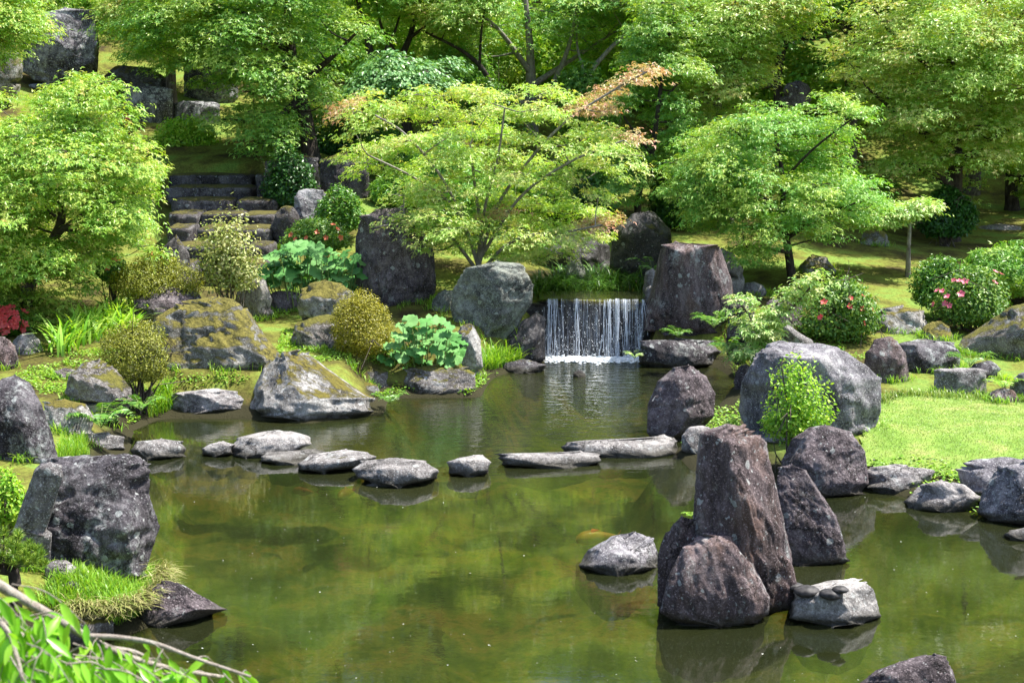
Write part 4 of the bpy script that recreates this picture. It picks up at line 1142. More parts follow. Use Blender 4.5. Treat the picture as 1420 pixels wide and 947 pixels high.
def build_tree(name, label, cat, base, trunk, limbs, centers, radii, nleaf, leafsize, lmat, bmat, r0, seed, kind='maple', group=None, flat=.33, spread=.085, tilt=.33, twig_r=.011, extra=None):
    """trunk: world polyline from base; limbs: list of world polylines"""
    rng = np.random.RandomState(seed)
    root = thing(name, tuple(float(x) for x in base), label, cat, group)
    acc = Acc()
    tp = spline(trunk, 8)
    L = len(tp)
    rr = r0 * (1 - .72 * np.linspace(0, 1, L))
    rr[:3] *= np.array([1.45, 1.2, 1.07])
    acc.add(*tube(tp, rr, 9))
    nodes = [tp[int(L * .3):]]
    nr = [rr[int(L * .3):]]
    for lm in limbs:
        s = spline(lm, 7)
        d = np.linalg.norm(tp - s[0], axis=1)
        ra = min(.62 * rr[d.argmin()], .75 * r0)
        q = np.linspace(ra, max(.012, ra * .25), len(s))
        acc.add(*tube(s, q, 7))
        nodes.append(s[2:]); nr.append(q[2:])
    nodes = np.vstack(nodes)
    nr = np.concatenate(nr)
    n0 = len(centers)
    if extra:
        centers = list(centers) + list(extra[0])
        radii = list(radii) + list(extra[1])
    cs = np.array(centers)
    order = np.argsort(np.linalg.norm(cs - tp[-1], axis=1) * .5 + cs[:, 2] * -.0)
    for k in order:
        c = cs[k]
        d = nodes - c
        cost = np.linalg.norm(d, axis=1) + 1.6 * np.maximum(0, d[:, 2] + .02)
        j = cost.argmin()
        a = nodes[j]
        b = c - np.array([0, 0, .08 * radii[k]])
        ln = np.linalg.norm(b - a)
        if ln < .05: continue
        mid = a + (b - a) * .5 + rng.normal(0, .07, 3) * ln + np.array([0, 0, -.07 * ln])
        s = spline([a, mid, b], 5)
        ra = min(nr[j] * .75, twig_r * 1.2 + .012 * ln)
        q = np.linspace(ra, twig_r * .55, len(s))
        acc.add(*tube(s, q, 5))
        nodes = np.vstack([nodes, s[3:]])
        nr = np.r_[nr, q[3:]]
        for _ in range(5):
            an = rng.rand() * 2 * PI
            e = b + np.array([math.cos(an), math.sin(an), 0]) * radii[k] * rng.uniform(.5, .95) + np.array([0, 0, rng.uniform(-.1, .1) * radii[k]])
            acc.add(*tube(spline([b, (b + e) / 2 + np.array([0, 0, .06 * radii[k]]), e], 3), np.linspace(twig_r * .5, twig_r * .2, 7), 4))
    V, F = acc.get()
    link_mesh('trunk', V, F, bmat, root, loc=np.array(base))
    if extra:
        P, Nn, Fw, sz = pad_leaves(rng, cs[n0:], radii[n0:], extra[2], leafsize, flat, spread, tilt=tilt)
        V, F = place(kind, P, Nn, Fw, sz)
        e = link_mesh('leaf_tips', V, [F], extra[3], root, smooth=False, loc=np.array(base))
        e['label'] = 'pinkish orange young leaf sprays'
    P, Nn, Fw, sz = pad_leaves(rng, cs[:n0], radii[:n0], nleaf, leafsize, flat, spread, tilt=tilt)
    V, F = place(kind, P, Nn, Fw, sz)
    link_mesh('crown', V, [F], lmat, root, smooth=False, loc=np.array(base))
    return root
def pads_in_poly(rng, poly, Y, thick, n, padr, mind=0.55, clear=()):
    poly = np.asarray(poly, float)
    out, rad, pts = [], [], []
    lo, hi = poly.min(0), poly.max(0)
    dmax = 0.35 * min(hi - lo)
    tries = 0
    ppm = FPX / Y
    while len(out) < n and tries < 6000:
        tries += 1
        p = lo + rng.rand(2) * (hi - lo)
        if not in_poly(np.array([p[0]]), np.array([p[1]]), poly)[0]: continue
        d = poly_dist(np.array([p[0]]), np.array([p[1]]), poly)[0]
        r = padr * rng.uniform(.7, 1.25)
        if d < r * ppm * .8:
            if rng.rand() < .5: continue
            r *= .6
            if d < r * ppm * .5: continue
        f = math.sqrt(min(1, d / dmax)) * .9 + .1
        dy = rng.uniform(-1, 1) * thick * f
        if any(a < p[0] < c and b < p[1] < e for a, b, c, e in clear):
            if rng.rand() < .5: continue
            dy = abs(dy) + .25
        w = at_depth(p[0], p[1], Y + dy)
        if pts:
            q = np.array(pts)
            dd = np.sqrt((q[:, 0] - w[0]) ** 2 + .5 * (q[:, 1] - w[1]) ** 2 + 3.2 * (q[:, 2] - w[2]) ** 2)
            if dd.min() < padr * mind * (1 if tries < 3000 else .6): continue
        pts.append(w)
        out.append(w); rad.append(r)
    return out, rad
def photo_tree(name, label, cat, trunk_px, limbs_px, poly, thick, n, padr, nleaf, leafsize, lmat, bmat, r0, seed, Y=None, bury=.12, front=False, **kw):
    rng = np.random.RandomState(seed)
    if Y is None:
        b = ground_hit(*trunk_px[0])
        Y = b[1]
    else:
        b = at_depth(*trunk_px[0], Y)
        b[2] = h1(b[0], b[1])
    base = b.copy()
    tr = [base - np.array([0, 0, bury])] + [at_depth(x, y, Y + rng.uniform(-.08, .08)) for x, y in trunk_px[1:]]
    lb = []
    for L in limbs_px:
        sgn = -1 if front else rng.choice([-1, 1])
        lb.append([at_depth(x, y, Y + sgn * .5 * thick * i / max(1, len(L) - 1)) for i, (x, y) in enumerate(L)])
        lb[-1][0][1] = Y
    c, r = pads_in_poly(rng, poly, Y, thick, n, padr, kw.pop('mind', .92), kw.pop('clear', ()))
    for L in lb:
        c.append(L[-1]); r.append(padr * .8)
        c.append((L[-1] + L[-2]) / 2 + rng.normal(0, .1, 3)); r.append(padr * .75)
    return build_tree(name, label, cat, base, tr, lb, c, r, nleaf, leafsize, lmat, bmat, r0, seed, **kw)

photo_tree('maple_tree', 'dense bright yellow green maple filling the left side', 'tree', [(30, 455), (45, 380), (85, 305), (70, 220)],
           [[(60, 345), (110, 300), (160, 280)], [(75, 300), (40, 250), (0, 220)], [(80, 280), (100, 200), (110, 130)]],
           [(-110, 130), (-20, 112), (40, 128), (75, 98), (110, 84), (150, 90), (180, 125), (182, 165), (212, 195), (236, 232), (240, 265), (222, 300), (232, 338), (208, 358), (160, 366), (125, 415), (70, 468), (0, 478), (-90, 480), (-150, 300)],
           1.7, 138, .42, 500, .056, M['maple_bright'], M['bark_mid'], .11, 201, Y=18.0, flat=.2, clear=[(60, 270, 130, 330)], front=True)
def sprays(pts, Y, thick, rng, r):
    return [at_depth(x, y, Y + rng.uniform(-1, 1) * thick) for x, y in pts], [r * rng.uniform(.75, 1.2) for _ in pts]
rng = np.random.RandomState(202)
TY = 19.6
GREEN = [(505, 155), (530, 150), (560, 160), (588, 148), (612, 160), (505, 205), (530, 205), (560, 195), (595, 195), (625, 185), (655, 165), (680, 150), (720, 160), (750, 150), (775, 165), (695, 185), (740, 195), (815, 190),
         (845, 200), (800, 220), (835, 230), (625, 215), (655, 215), (685, 225), (640, 245), (705, 240), (740, 225), (775, 240), (515, 225), (545, 235), (580, 250), (605, 262), (560, 302), (592, 298), (625, 315), (655, 305), (600, 320),
         (575, 330), (695, 315), (725, 325), (755, 335), (692, 350), (722, 358), (785, 325), (812, 320), (660, 345), (770, 292), (800, 288), (740, 282), (705, 275), (830, 270), (835, 300), (600, 340), (640, 335), (560, 270), (670, 190), (780, 200),
         (860, 215), (500, 180), (765, 350), (735, 305), (670, 265), (660, 130), (600, 225)]
PINK = [(478, 150), (805, 150), (828, 138), (852, 124), (876, 110), (897, 98), (845, 150), (880, 190), (690, 295), (822, 312), (840, 306)]
tb = at_depth(664, 388, TY)
tb[2] = h1(tb[0], tb[1])
c1, r1 = sprays(GREEN + [(502, 134), (690, 132), (640, 128), (575, 130), (760, 128), (720, 345), (650, 320), (850, 185), (620, 290), (585, 275), (715, 250), (760, 260), (690, 210)], TY, 1.25, rng, .34)
c2, r2 = sprays(PINK, TY, .7, rng, .25)
def limb(pts, dy): return [at_depth(x, y, TY + dy * k / (len(pts) - 1)) for k, (x, y) in enumerate(pts)]
t3 = build_tree('maple_tree', 'wide low maple with pinkish leaf tips at its right, spreading over the waterfall rocks', 'tree', tb,
    [tb - np.array([0, 0, .1]), at_depth(664, 360, TY), at_depth(668, 320, TY), at_depth(660, 270, TY), at_depth(652, 200, TY)],
    [limb([(664, 372), (640, 300), (608, 240), (560, 185), (520, 160)], -1.0), limb([(665, 365), (690, 285), (740, 215), (790, 165), (860, 120), (897, 100)], -.7), limb([(666, 360), (672, 290), (690, 220), (700, 150)], -.8),
     limb([(665, 360), (720, 275), (790, 225), (865, 195)], -1.0), limb([(664, 378), (620, 325), (570, 310), (520, 315)], -1.0), limb([(665, 378), (710, 335), (770, 325), (835, 312)], -1.0), limb([(664, 365), (630, 290), (580, 250), (510, 215)], -.4)],
    c1, r1, 360, .056, M['maple_orange'], M['bark_grey'], .05, 202, flat=.2, spread=.08, extra=(c2, r2, 230, M['maple_pink']))
photo_tree('maple_tree', 'large shady maple with a dark leaning trunk above the stairs', 'tree', [(433, 207), (422, 160), (408, 105), (400, 30), (395, -40)],
           [[(408, 105), (360, 60), (290, 30)], [(412, 120), (460, 80), (500, 40)], [(405, 80), (340, 20), (250, 0)], [(415, 140), (370, 170), (310, 165)]],
           [(135, 20), (180, -60), (420, -110), (520, -60), (500, 20), (462, 60), (478, 120), (455, 190), (410, 238), (345, 232), (318, 180), (300, 140), (230, 112), (185, 92), (140, 65)],
           2.0, 108, .60, 430, .070, M['maple_mid'], M['bark_dark'], .17, 203, Y=25.6, spread=.13, flat=.18, clear=[(380, 60, 445, 215), (440, 30, 500, 120)], front=True)
photo_tree('maple_tree', 'slender tree with dark green leaves right of the orange tipped maple', 'tree', [(885, 292), (886, 268), (903, 222), (918, 110), (935, 10)],
           [[(905, 215), (870, 170), (850, 130)], [(912, 150), (945, 110), (960, 90)], [(897, 235), (940, 220), (960, 200)]],
           [(855, 70), (900, -40), (960, -30), (962, 120), (975, 200), (955, 262), (930, 292), (862, 292), (832, 262), (872, 205), (885, 150), (845, 110)],
           1.3, 66, .44, 360, .062, M['maple_mid'], M['bark_dark'], .07, 204, Y=23.4, flat=.17, clear=[(880, 60, 930, 295)], front=True)
photo_tree('maple_tree', 'bright green maple with an open crown on the right bank', 'tree', [(1101, 396), (1094, 355), (1086, 300), (1085, 245), (1072, 170)],
           [[(1086, 250), (1130, 205), (1195, 155)], [(1088, 300), (1050, 270), (985, 270)], [(1092, 330), (1140, 300), (1205, 275)], [(1094, 350), (1060, 345), (1030, 350)], [(1085, 240), (1040, 200), (1010, 175)]],
           [(925, 300), (912, 240), (930, 180), (985, 170), (1005, 165), (1060, 128), (1110, 140), (1160, 118), (1218, 128), (1203, 180), (1182, 230), (1238, 250), (1228, 292), (1182, 322), (1172, 352), (1120, 345), (1090, 338), (1052, 385), (1018, 368), (1022, 325), (958, 335), (948, 290)],
           1.5, 128, .37, 310, .055, M['maple_green'], M['bark_dark'], .075, 205, Y=20.4, flat=.15, clear=[(1060, 170, 1115, 395), (1090, 150, 1200, 240)], front=True)
photo_tree('maple_tree', 'big spreading maple with a thick dark trunk and rusty tips at the upper right', 'tree', [(1317, 337), (1322, 290), (1325, 210), (1318, 110), (1325, 20)],
           [[(1325, 215), (1260, 170), (1200, 120)], [(1323, 235), (1380, 190), (1440, 160)], [(1320, 140), (1390, 60), (1430, 0)], [(1320, 120), (1240, 50), (1210, 10)], [(1324, 260), (1280, 235), (1240, 225)]],
           [(1150, 70), (1195, 0), (1240, -80), (1520, -80), (1540, 260), (1420, 238), (1385, 252), (1350, 290), (1290, 282), (1232, 238), (1208, 195), (1188, 145), (1150, 115)],
           2.2, 135, .60, 440, .070, M['maple_yellow'], M['bark_dark'], .19, 206, Y=25.6, spread=.13, flat=.18, clear=[(1285, 225, 1350, 340)], front=True)
photo_tree('maple_tree', 'yellow green tree behind the bright maple at the top right', 'tree', [(1010, 330), (1005, 240), (995, 120), (1000, 20)],
           [[(1000, 160), (960, 90), (940, 40)], [(998, 130), (1030, 80), (1045, 20)]],
           [(925, 60), (970, -70), (1150, -80), (1160, 20), (1060, 70), (1062, 130), (1012, 190), (980, 232), (942, 235), (950, 150)],
           1.6, 80, .55, 400, .070, M['maple_yellow'], M['bark_mid'], .10, 207, Y=25.0, spread=.13, flat=.18, front=True)
photo_tree('maple_tree', 'sunlit yellow green tree high behind the cliff rocks at the top left', 'tree', [(236, 110), (236, 60), (236, 10), (240, -40)],
           [[(236, 50), (190, 20), (150, 10)], [(236, 40), (280, 10), (310, -20)]],
           [(135, 20), (160, -80), (340, -90), (330, 10), (260, 60), (220, 95), (170, 70), (145, 50)],
           1.5, 62, .56, 520, .075, M['maple_yellow'], M['bark_mid'], .12, 208, Y=29.8, spread=.13)
photo_tree('maple_tree', 'bright tree cut by the upper left corner', 'tree', [(-40, 130), (-30, 60), (-20, 0)],
           [[(-30, 50), (10, 30), (50, 30)]],
           [(-150, -80), (70, -80), (62, 20), (55, 60), (30, 80), (-20, 100), (-150, 110)],
           1.3, 70, .5, 400, .07, M['maple_bright'], M['bark_mid'], .09, 209, Y=24.5, spread=.12)
photo_tree('layered_tree', 'blue green layered evergreen left of the orange tipped maple', 'tree', [(604, 165), (603, 130), (590, 100), (560, 80)],
           [[(600, 120), (560, 105), (510, 110)], [(603, 125), (540, 130), (490, 140)], [(603, 120), (620, 100), (630, 90)]],
           [(468, 140), (498, 92), (540, 66), (592, 82), (628, 95), (632, 125), (605, 140), (560, 135), (520, 152), (478, 165)],
           1.0, 40, .42, 330, .075, M['bluegreen'], M['bark_mid'], .09, 210, Y=26.3, kind='rhomb', flat=.28)
photo_tree('woodland_tree', 'grey multi stemmed tree in the wood above the orange tipped maple', 'tree', [(737, 185), (736, 130), (735, 70), (728, -10)],
           [[(736, 140), (712, 150), (708, 185)], [(736, 120), (790, 85), (860, 40)], [(737, 150), (765, 120), (790, 60), (800, 0)], [(735, 100), (690, 40), (650, 10)]],
           [(600, -90), (950, -90), (950, 40), (870, 85), (770, 70), (700, 95), (620, 85), (590, 20)],
           2.6, 44, .62, 300, .085, M['maple_green'], M['bark_grey'], .17, 211, Y=31.0, spread=.16)
photo_tree('woodland_tree', 'dark trunked tree in the wood behind the layered evergreen', 'tree', [(655, 150), (652, 90), (656, 20), (650, -50)],
           [[(653, 90), (690, 130), (680, 120)], [(654, 60), (610, 20), (570, -10)]],
           [(440, -90), (640, -90), (690, -20), (640, 50), (560, 60), (470, 60), (430, 0)],
           2.3, 34, .62, 300, .085, M['forest'], M['bark_dark'], .20, 212, Y=33.0, spread=.16)
photo_tree('woodland_tree', 'dark trunk at the right edge with pale drooping sprays', 'tree', [(1405, 287), (1402, 240), (1405, 190), (1412, 100)],
           [[(1403, 215), (1380, 205), (1360, 210)], [(1403, 250), (1430, 245), (1450, 250)]],
           [(1370, 170), (1420, 160), (1520, 160), (1530, 280), (1430, 262), (1390, 262), (1375, 215)],
           1.2, 22, .5, 200, .10, M['maple_yellow'], M['bark_dark'], .15, 213, Y=29.0)
photo_tree('sapling', 'thin grey stemmed sapling with pale sprays on the right moss slope', 'tree', [(1259, 388), (1260, 345), (1262, 300), (1263, 285)],
           [[(1261, 300), (1230, 302), (1195, 300)], [(1262, 290), (1285, 285)]],
           [(1180, 300), (1220, 280), (1290, 270), (1300, 290), (1260, 305), (1225, 315), (1190, 318)],
           .6, 14, .28, 170, .075, M['palegreen'], M['bark_grey'], .045, 214, Y=21.6, flat=.15)

for k, (tr, lb, poly, Y, bk, r0, lab) in enumerate([
    ([(520, 150), (514, 80), (500, 20), (488, -60)], [[(516, 100), (545, 50), (560, 0)]], [(430, -80), (590, -80), (590, 10), (440, 15)], 29.0, 'bark_dark', .10, 'slim dark trunk rising behind the layered evergreen'),
    ([(566, 160), (556, 95), (572, 40), (592, -60)], [[(558, 90), (530, 40), (520, -10)], [(566, 55), (610, 20), (640, -20)]], [(500, -80), (680, -80), (660, 5), (560, 20), (510, 0)], 30.0, 'bark_dark', .11, 'forked dark trunk in the wood left of the grey multi stemmed tree'),
    ([(700, 170), (680, 118), (648, 76), (590, 45)], [[(665, 98), (668, 40), (680, -20)]], [(560, 10), (700, -80), (720, -20), (640, 50), (580, 60)], 29.5, 'bark_dark', .08, 'dark trunk leaning to the left in the middle of the wood'),
    ([(822, 190), (812, 125), (842, 72), (905, 20)], [[(815, 115), (800, 60), (805, 0)]], [(790, -80), (980, -80), (950, 30), (880, 45), (800, 20)], 29.8, 'bark_grey', .085, 'grey trunk leaning to the right in the middle of the wood'),
    ([(1085, 150), (1080, 95), (1100, 40), (1125, -40)], [[(1085, 80), (1050, 40), (1020, 20)], [(1095, 55), (1150, 50), (1180, 30)]], [(1000, -80), (1210, -80), (1200, 30), (1130, 50), (1020, 30)], 31.0, 'bark_dark', .12, 'dark forked trunk in the wood at the upper right')]):
    photo_tree('woodland_tree', lab, 'tree', tr, lb, poly, 1.5, 24, .52, 280, .08, M[['forest', 'maple_green', 'maple_yellow', 'forest', 'maple_yellow'][k]], M[bk], r0, 240 + k, Y=Y, spread=.13)

# background wood: prototypes copied over the hillside
def proto_tree(seed, h, rad, lmat, bmat, n=46, nleaf=330, leaf=.115, name='woodland_tree'):
    rng = np.random.RandomState(seed)
    lean = rng.normal(0, .35, 2)
    tr = [np.array([0, 0, -.3]), np.array([lean[0] * .3, lean[1] * .3, h * .3]), np.array([lean[0] * .8, lean[1] * .8, h * .6]), np.array([lean[0], lean[1], h * .88])]
    lb = []
    for k in range(5):
        a = rng.rand() * 2 * PI
        t = rng.uniform(.3, .65)
        s = np.array([lean[0] * t, lean[1] * t, h * t])
        e = s + np.array([math.cos(a) * rad * .75, math.sin(a) * rad * .75, h * .22])
        lb.append([s, (s + e) / 2 + np.array([0, 0, .2]), e])
    cs, rd = [], []
    while len(cs) < n:
        p = rng.uniform(-1, 1, 3)
        if np.linalg.norm(p) > 1 or np.linalg.norm(p) < .45: continue
        cs.append(np.array([p[0] * rad + lean[0] * .7, p[1] * rad + lean[1] * .7, h * .62 + p[2] * h * .40]))
        rd.append(rng.uniform(.6, .95) * rad * .36)
    return build_tree(name, 'x', 'tree', (0, 0, 0), tr, lb, cs, rd, nleaf, leaf, lmat, bmat, .16, seed, kind='rhomb', spread=.18, twig_r=.016)
protos = [proto_tree(301, 6.5, 2.5, M['forest'], M['bark_dark']), proto_tree(302, 8.0, 2.8, M['maple_mid'], M['bark_dark'], 54), proto_tree(303, 6.0, 2.3, M['maple_green'], M['bark_mid']),
          proto_tree(304, 7.5, 2.6, M['maple_yellow'], M['bark_mid'], 48)]
PNAME = ['mid green', 'tall deep green', 'fresh green', 'yellow green']
rng = np.random.RandomState(77)
used = [False] * 4
spots = []
for Y, n, jit in ((31, 9, .9), (36.5, 12, 1.3), (43, 11, 1.6), (50, 13, 2.0)):
    wdt = Y * .40 + 3.0
    for k in range(n):
        x = -wdt + 2 * wdt * (k + .5) / n + rng.uniform(-jit, jit)
        y = Y + rng.uniform(-1.3, 1.3)
        if Y < 32 and -10.5 < x < -4.5: continue
        if Y < 38 and -4.5 < x < 2.5: continue
        spots.append((x, y))
for i, (x, y) in enumerate(spots):
    k = int(rng.choice(4, p=[.35, .2, .25, .2]))
    z = h1(x, y)
    sc = rng.uniform(.8, 1.2) * (1.35 if y > 40 else 1.0)
    lab = '%s broadleaf tree in the dense wood covering the hillside' % PNAME[k]
    grp = '%s woodland trees on the hillside' % PNAME[k]
    if not used[k]:
        used[k] = True
        r = protos[k]
        r.location = (x, y, z)
        r.rotation_euler = (0, 0, rng.rand() * 6.28)
        r.scale = (sc,) * 3
        tag(r, lab, 'tree', grp)
    else:
        dup(protos[k], (x, y, z), rng.rand() * 6.28, sc, lab, grp)

# ------------------------------------------------------------------ shrubs and plants
def flower(acc, c, n, r, rng):
    n = n / np.linalg.norm(n)
    a, b = frames(n[None])
    for k in range(5):
        t = k / 5 * 2 * PI + rng.rand() * .3
        d = (math.cos(t) * a + math.sin(t) * b)[0]
        s = np.cross(n, d)
        v = np.array([c, c + d * r * .6 + s * r * .38 + n * r * .25, c + d * r + n * r * .3, c + d * r * .6 - s * r * .38 + n * r * .25])
        acc.add(v, np.array([[0, 1, 2, 3]]))
def shrub(name, label, cat, bb, lmat, n, leaf, seed, Y=None, thick=1.0, kind='oval', group=None, flowers=(), fmat=None, fr=.035, rag=.13, shell=.8, low=.0, lobes=9):
    """rounded shrub filling the pixel box bb, leaves on lumpy shell, stems beneath"""
    x0, y0, x1, y1 = bb
    rng = np.random.RandomState(seed)
    cx = (x0 + x1) / 2
    b = ground_hit(cx, y1) if Y is None else at_depth(cx, y1, Y)
    hw = (x1 - x0) / 2 / FPX * b[1] / CT
    hd = hw * thick
    cy = b[1] + hd * .7
    cX = at_depth(cx, y1, cy)[0]
    gz = h1(cX, cy)
    zt = at_depth(cx, y0, cy)[2]
    zb = min(b[2], zt - .1)
    hh = (zt - zb)
    root = thing(name, (cX, cy, min(gz, zb)), label, cat, group)
    zc = zb + hh * (.34 - low)
    up, dn = zt - zc, zc - zb
    d = rng.normal(size=(n, 3))
    d /= np.linalg.norm(d, axis=1)[:, None]
    lc = rng.normal(size=(lobes, 3))
    lc /= np.linalg.norm(lc, axis=1)[:, None]
    lc[0] = (0, 0, .35)
    lr = rng.uniform(.30, .48, lobes) * (1 + rag)
    lc = lc * (1 - lr * .78)[:, None] * (np.abs(lc) ** 2.5).sum(1)[:, None] ** (-1 / 2.5)
    own = rng.choice(lobes, n, p=lr ** 2 / (lr ** 2).sum())
    core = rng.rand(n) < .45
    lum = 1 + rag * 1.6 * (fbm(d * 2.3 + seed, 3) - .5) + rag * 1.2 * (ridged(d * 5 + seed, 2) - .6)
    rr = lum * (1 - (1 - shell) * rng.rand(n) ** 1.6) * np.where(core, .86 * ((np.abs(d) ** 2.6).sum(1)) ** (-1 / 2.6), lr[own])
    d2 = d * rr[:, None] + np.where(core[:, None], 0, lc[own])
    P = d2 * np.where(d2[:, 2:3] > 0, np.array([[hw, hd, up]]), np.array([[hw * .95, hd * .95, dn]])) + np.array([cX, cy, zc])
    P[:, 2] = np.maximum(P[:, 2], min(gz, zb) + .02)
    Nn = d * .9 + np.array([0, 0, .45]) + rng.normal(0, .55, (n, 3))
    V, F = place(kind, P, Nn, d * .4 + rng.normal(0, .7, (n, 3)) + np.array([0, 0, .4]), leaf * rng.uniform(.6, 1.3, n))
    link_mesh('foliage', V, [F], lmat, root, smooth=False, loc=np.array(root.location))
    acc = Acc()
    st = np.array([cX, cy, min(gz, zb) - .05])
    for k in range(16):
        e = np.array([cX, cy, zc]) + rng.normal(size=3) * .42 * np.array([hw, hd, up])
        s0 = st + np.array([rng.normal(0, .12) * hw, rng.normal(0, .12) * hd, 0])
        acc.add(*tube(spline([s0, (s0 + e) / 2 + rng.normal(0, .06, 3) * hw, e], 4), np.linspace(.014, .005, 9), 5))
        for j in range(3):
            e2 = e + rng.normal(size=3) * .3 * np.array([hw, hd, up])
            acc.add(*tube(spline([e, e2], 2), [.005, .004, .002], 4))
    V, F = acc.get()
    link_mesh('stems', V, F, M['bark_mid'], root, loc=np.array(root.location))
    for (fx, fy) in flowers:
        q = at_depth(fx, fy, cy)
        ux, uz = (q[0] - cX) / hw, (q[2] - zc) / (up if q[2] > zc else dn)
        s = max(.03, 1 - ux * ux - uz * uz)
        yy = cy - hd * math.sqrt(s) * 1.03
        q = at_depth(fx, fy, yy)
        acc = Acc()
        nrm = np.array([ux, -math.sqrt(s), max(uz, 0) + .4]) + rng.normal(0, .2, 3)
        flower(acc, q, nrm, fr * rng.uniform(.8, 1.2), rng)
        V, F = acc.get()
        link_mesh('flower', V, F, fmat, root, smooth=False, loc=q)
    return root
shrub('clipped_shrub', 'ochre clipped round shrub in front of the largest mossy boulder', 'shrub', (138, 448, 243, 535), M['ochre2'], 19000, .021, 401, thick=.9, Y=14.75, rag=.22)
shrub('clipped_shrub', 'low wide ochre clipped shrub below the left maple', 'shrub', (150, 354, 283, 424), M['ochre2'], 19000, .024, 402, thick=.8, Y=17.8, rag=.24)
shrub('clipped_shrub', 'mustard clipped shrub between the mossy boulders and the round leaves', 'shrub', (457, 408, 553, 502), M['ochre'], 19000, .022, 403, thick=.9, Y=16.4, rag=.22)
shrub('azalea', 'dark round azalea with a few red flowers on the right bank', 'shrub', (1103, 388, 1218, 480), M['azalea'], 9500, .044, 404, Y=17.3, thick=.9,
      flowers=[(1143, 419), (1138, 440), (1180, 414), (1178, 425), (1194, 428), (1198, 448), (1210, 430), (1197, 411)], fmat=M['redflower'], fr=.045, rag=.3, shell=.65)
shrub('shrub', 'round dark green shrub without flowers behind the pink azalea', 'shrub', (1262, 358, 1345, 432), M['midleaf'], 7000, .05, 405, Y=18.6, thick=.9, rag=.32, shell=.6)
shrub('azalea', 'light green azalea with pink flowers at the right edge', 'shrub', (1292, 374, 1400, 458), M['azalea'], 9000, .045, 406, Y=17.9, thick=.8, rag=.34, shell=.6,
      flowers=[(1300, 403), (1307, 404), (1323, 389), (1330, 390), (1338, 391), (1333, 408), (1311, 421), (1317, 424), (1313, 411), (1380, 377), (1388, 380), (1379, 392), (1295, 422)], fmat=M['pinkflower'], fr=.05)
shrub('maple_shrub', 'low spreading dark maple over the right edge rocks', 'shrub', (1325, 340, 1500, 412), M['maple_mid'], 7000, .08, 407, Y=19.6, thick=.8, kind='maple', rag=.3)
shrub('azalea', 'yellow green azalea with orange flowers at the foot of the stairs', 'shrub', (393, 305, 490, 352), M['azalea'], 6500, .045, 408, Y=20.4, thick=.8, rag=.22,
      flowers=[(404, 326), (462, 312), (468, 318), (440, 322), (425, 330), (472, 330), (452, 330), (410, 332)], fmat=M['orangeflower'], fr=.05)
rf = np.random.RandomState(3)
shrub('azalea', 'red flowering azalea cut by the left edge', 'shrub', (-45, 418, 40, 470), M['midleaf'], 4500, .045, 409, Y=16.8, thick=.8, rag=.2,
      flowers=[(rf.uniform(-12, 35), rf.uniform(424, 462)) for _ in range(46)], fmat=M['redflower'], fr=.055)
shrub('azalea', 'small azalea with coral flowers under the left maple', 'shrub', (136, 352, 175, 392), M['midleaf'], 2500, .045, 410, Y=18.1, rag=.2,
      flowers=[(148, 365), (155, 362), (162, 360), (150, 372), (210, 352)], fmat=M['orangeflower'], fr=.05)
shrub('shrub', 'bright green shrub on the stair landing', 'shrub', (214, 164, 308, 216), M['limeleaf'], 7000, .065, 411, Y=26.6, thick=.7, rag=.25)
shrub('azalea', 'tiny red flowered azalea beside the landing shrub', 'shrub', (166, 150, 194, 180), M['limeleaf'], 1600, .055, 412, Y=27.0,
      flowers=[(174, 160), (178, 164), (172, 167), (180, 170), (176, 173)], fmat=M['redflower'], fr=.06)
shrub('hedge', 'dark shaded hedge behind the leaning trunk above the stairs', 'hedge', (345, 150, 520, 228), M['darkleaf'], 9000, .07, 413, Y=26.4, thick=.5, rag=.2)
shrub('shrub', 'deep green shrub at the right side of the stairs', 'shrub', (440, 260, 505, 325), M['midleaf'], 6000, .05, 414, Y=21.9, rag=.25)
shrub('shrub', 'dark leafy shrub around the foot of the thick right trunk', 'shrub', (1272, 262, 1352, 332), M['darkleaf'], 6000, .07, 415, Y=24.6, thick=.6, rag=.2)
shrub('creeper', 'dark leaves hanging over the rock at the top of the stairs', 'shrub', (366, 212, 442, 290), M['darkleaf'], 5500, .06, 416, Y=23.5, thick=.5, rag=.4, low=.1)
shrub('shrub', 'leafy lime shrub growing in front of the big boulder', 'shrub', (1052, 498, 1150, 616), M['limeleaf'], 5200, .036, 417, Y=12.45, thick=.7, rag=.4, shell=.35, low=.08, lobes=12)
shrub('pale_shrub', 'tall loose pale variegated shrub in front of the stairs', 'shrub', (278, 294, 364, 408), M['paleleaf'], 4600, .048, 418, Y=17.8, thick=.8, rag=.55, shell=.3, lobes=14)
shrub('shrub', 'small yellow green shrub behind the left foreground boulder', 'shrub', (-20, 652, 45, 735), M['limeleaf'], 2600, .034, 420, Y=10.0, thick=.8, rag=.3, shell=.5)
rs = np.random.RandomState(9)
UND = [('green understory bush behind the left half of the orange tipped maple', (560, 190, 660, 260), 24.8, 'maple_green'), ('deep green understory bush between the two woodland trunks', (640, 110, 720, 200), 29, 'midleaf'),
       ('dark understory bush right of the grey multi stemmed tree', (760, 90, 860, 190), 28.5, 'midleaf'), ('shaded understory bush above the dark hollow', (740, 250, 850, 310), 23.2, 'darkleaf'),
       ('green understory bush left of the slender tree', (790, 180, 880, 270), 25, 'maple_mid'), ('pale understory bush behind the open bright maple', (950, 180, 1040, 290), 24, 'palegreen'),
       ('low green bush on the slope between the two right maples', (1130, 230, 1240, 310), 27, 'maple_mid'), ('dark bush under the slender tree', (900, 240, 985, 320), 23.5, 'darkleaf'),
       ('green bush below the layered evergreen', (480, 150, 560, 230), 26.5, 'maple_green'), ('fresh bush behind the layered evergreen', (560, 60, 680, 130), 30, 'maple_green')]
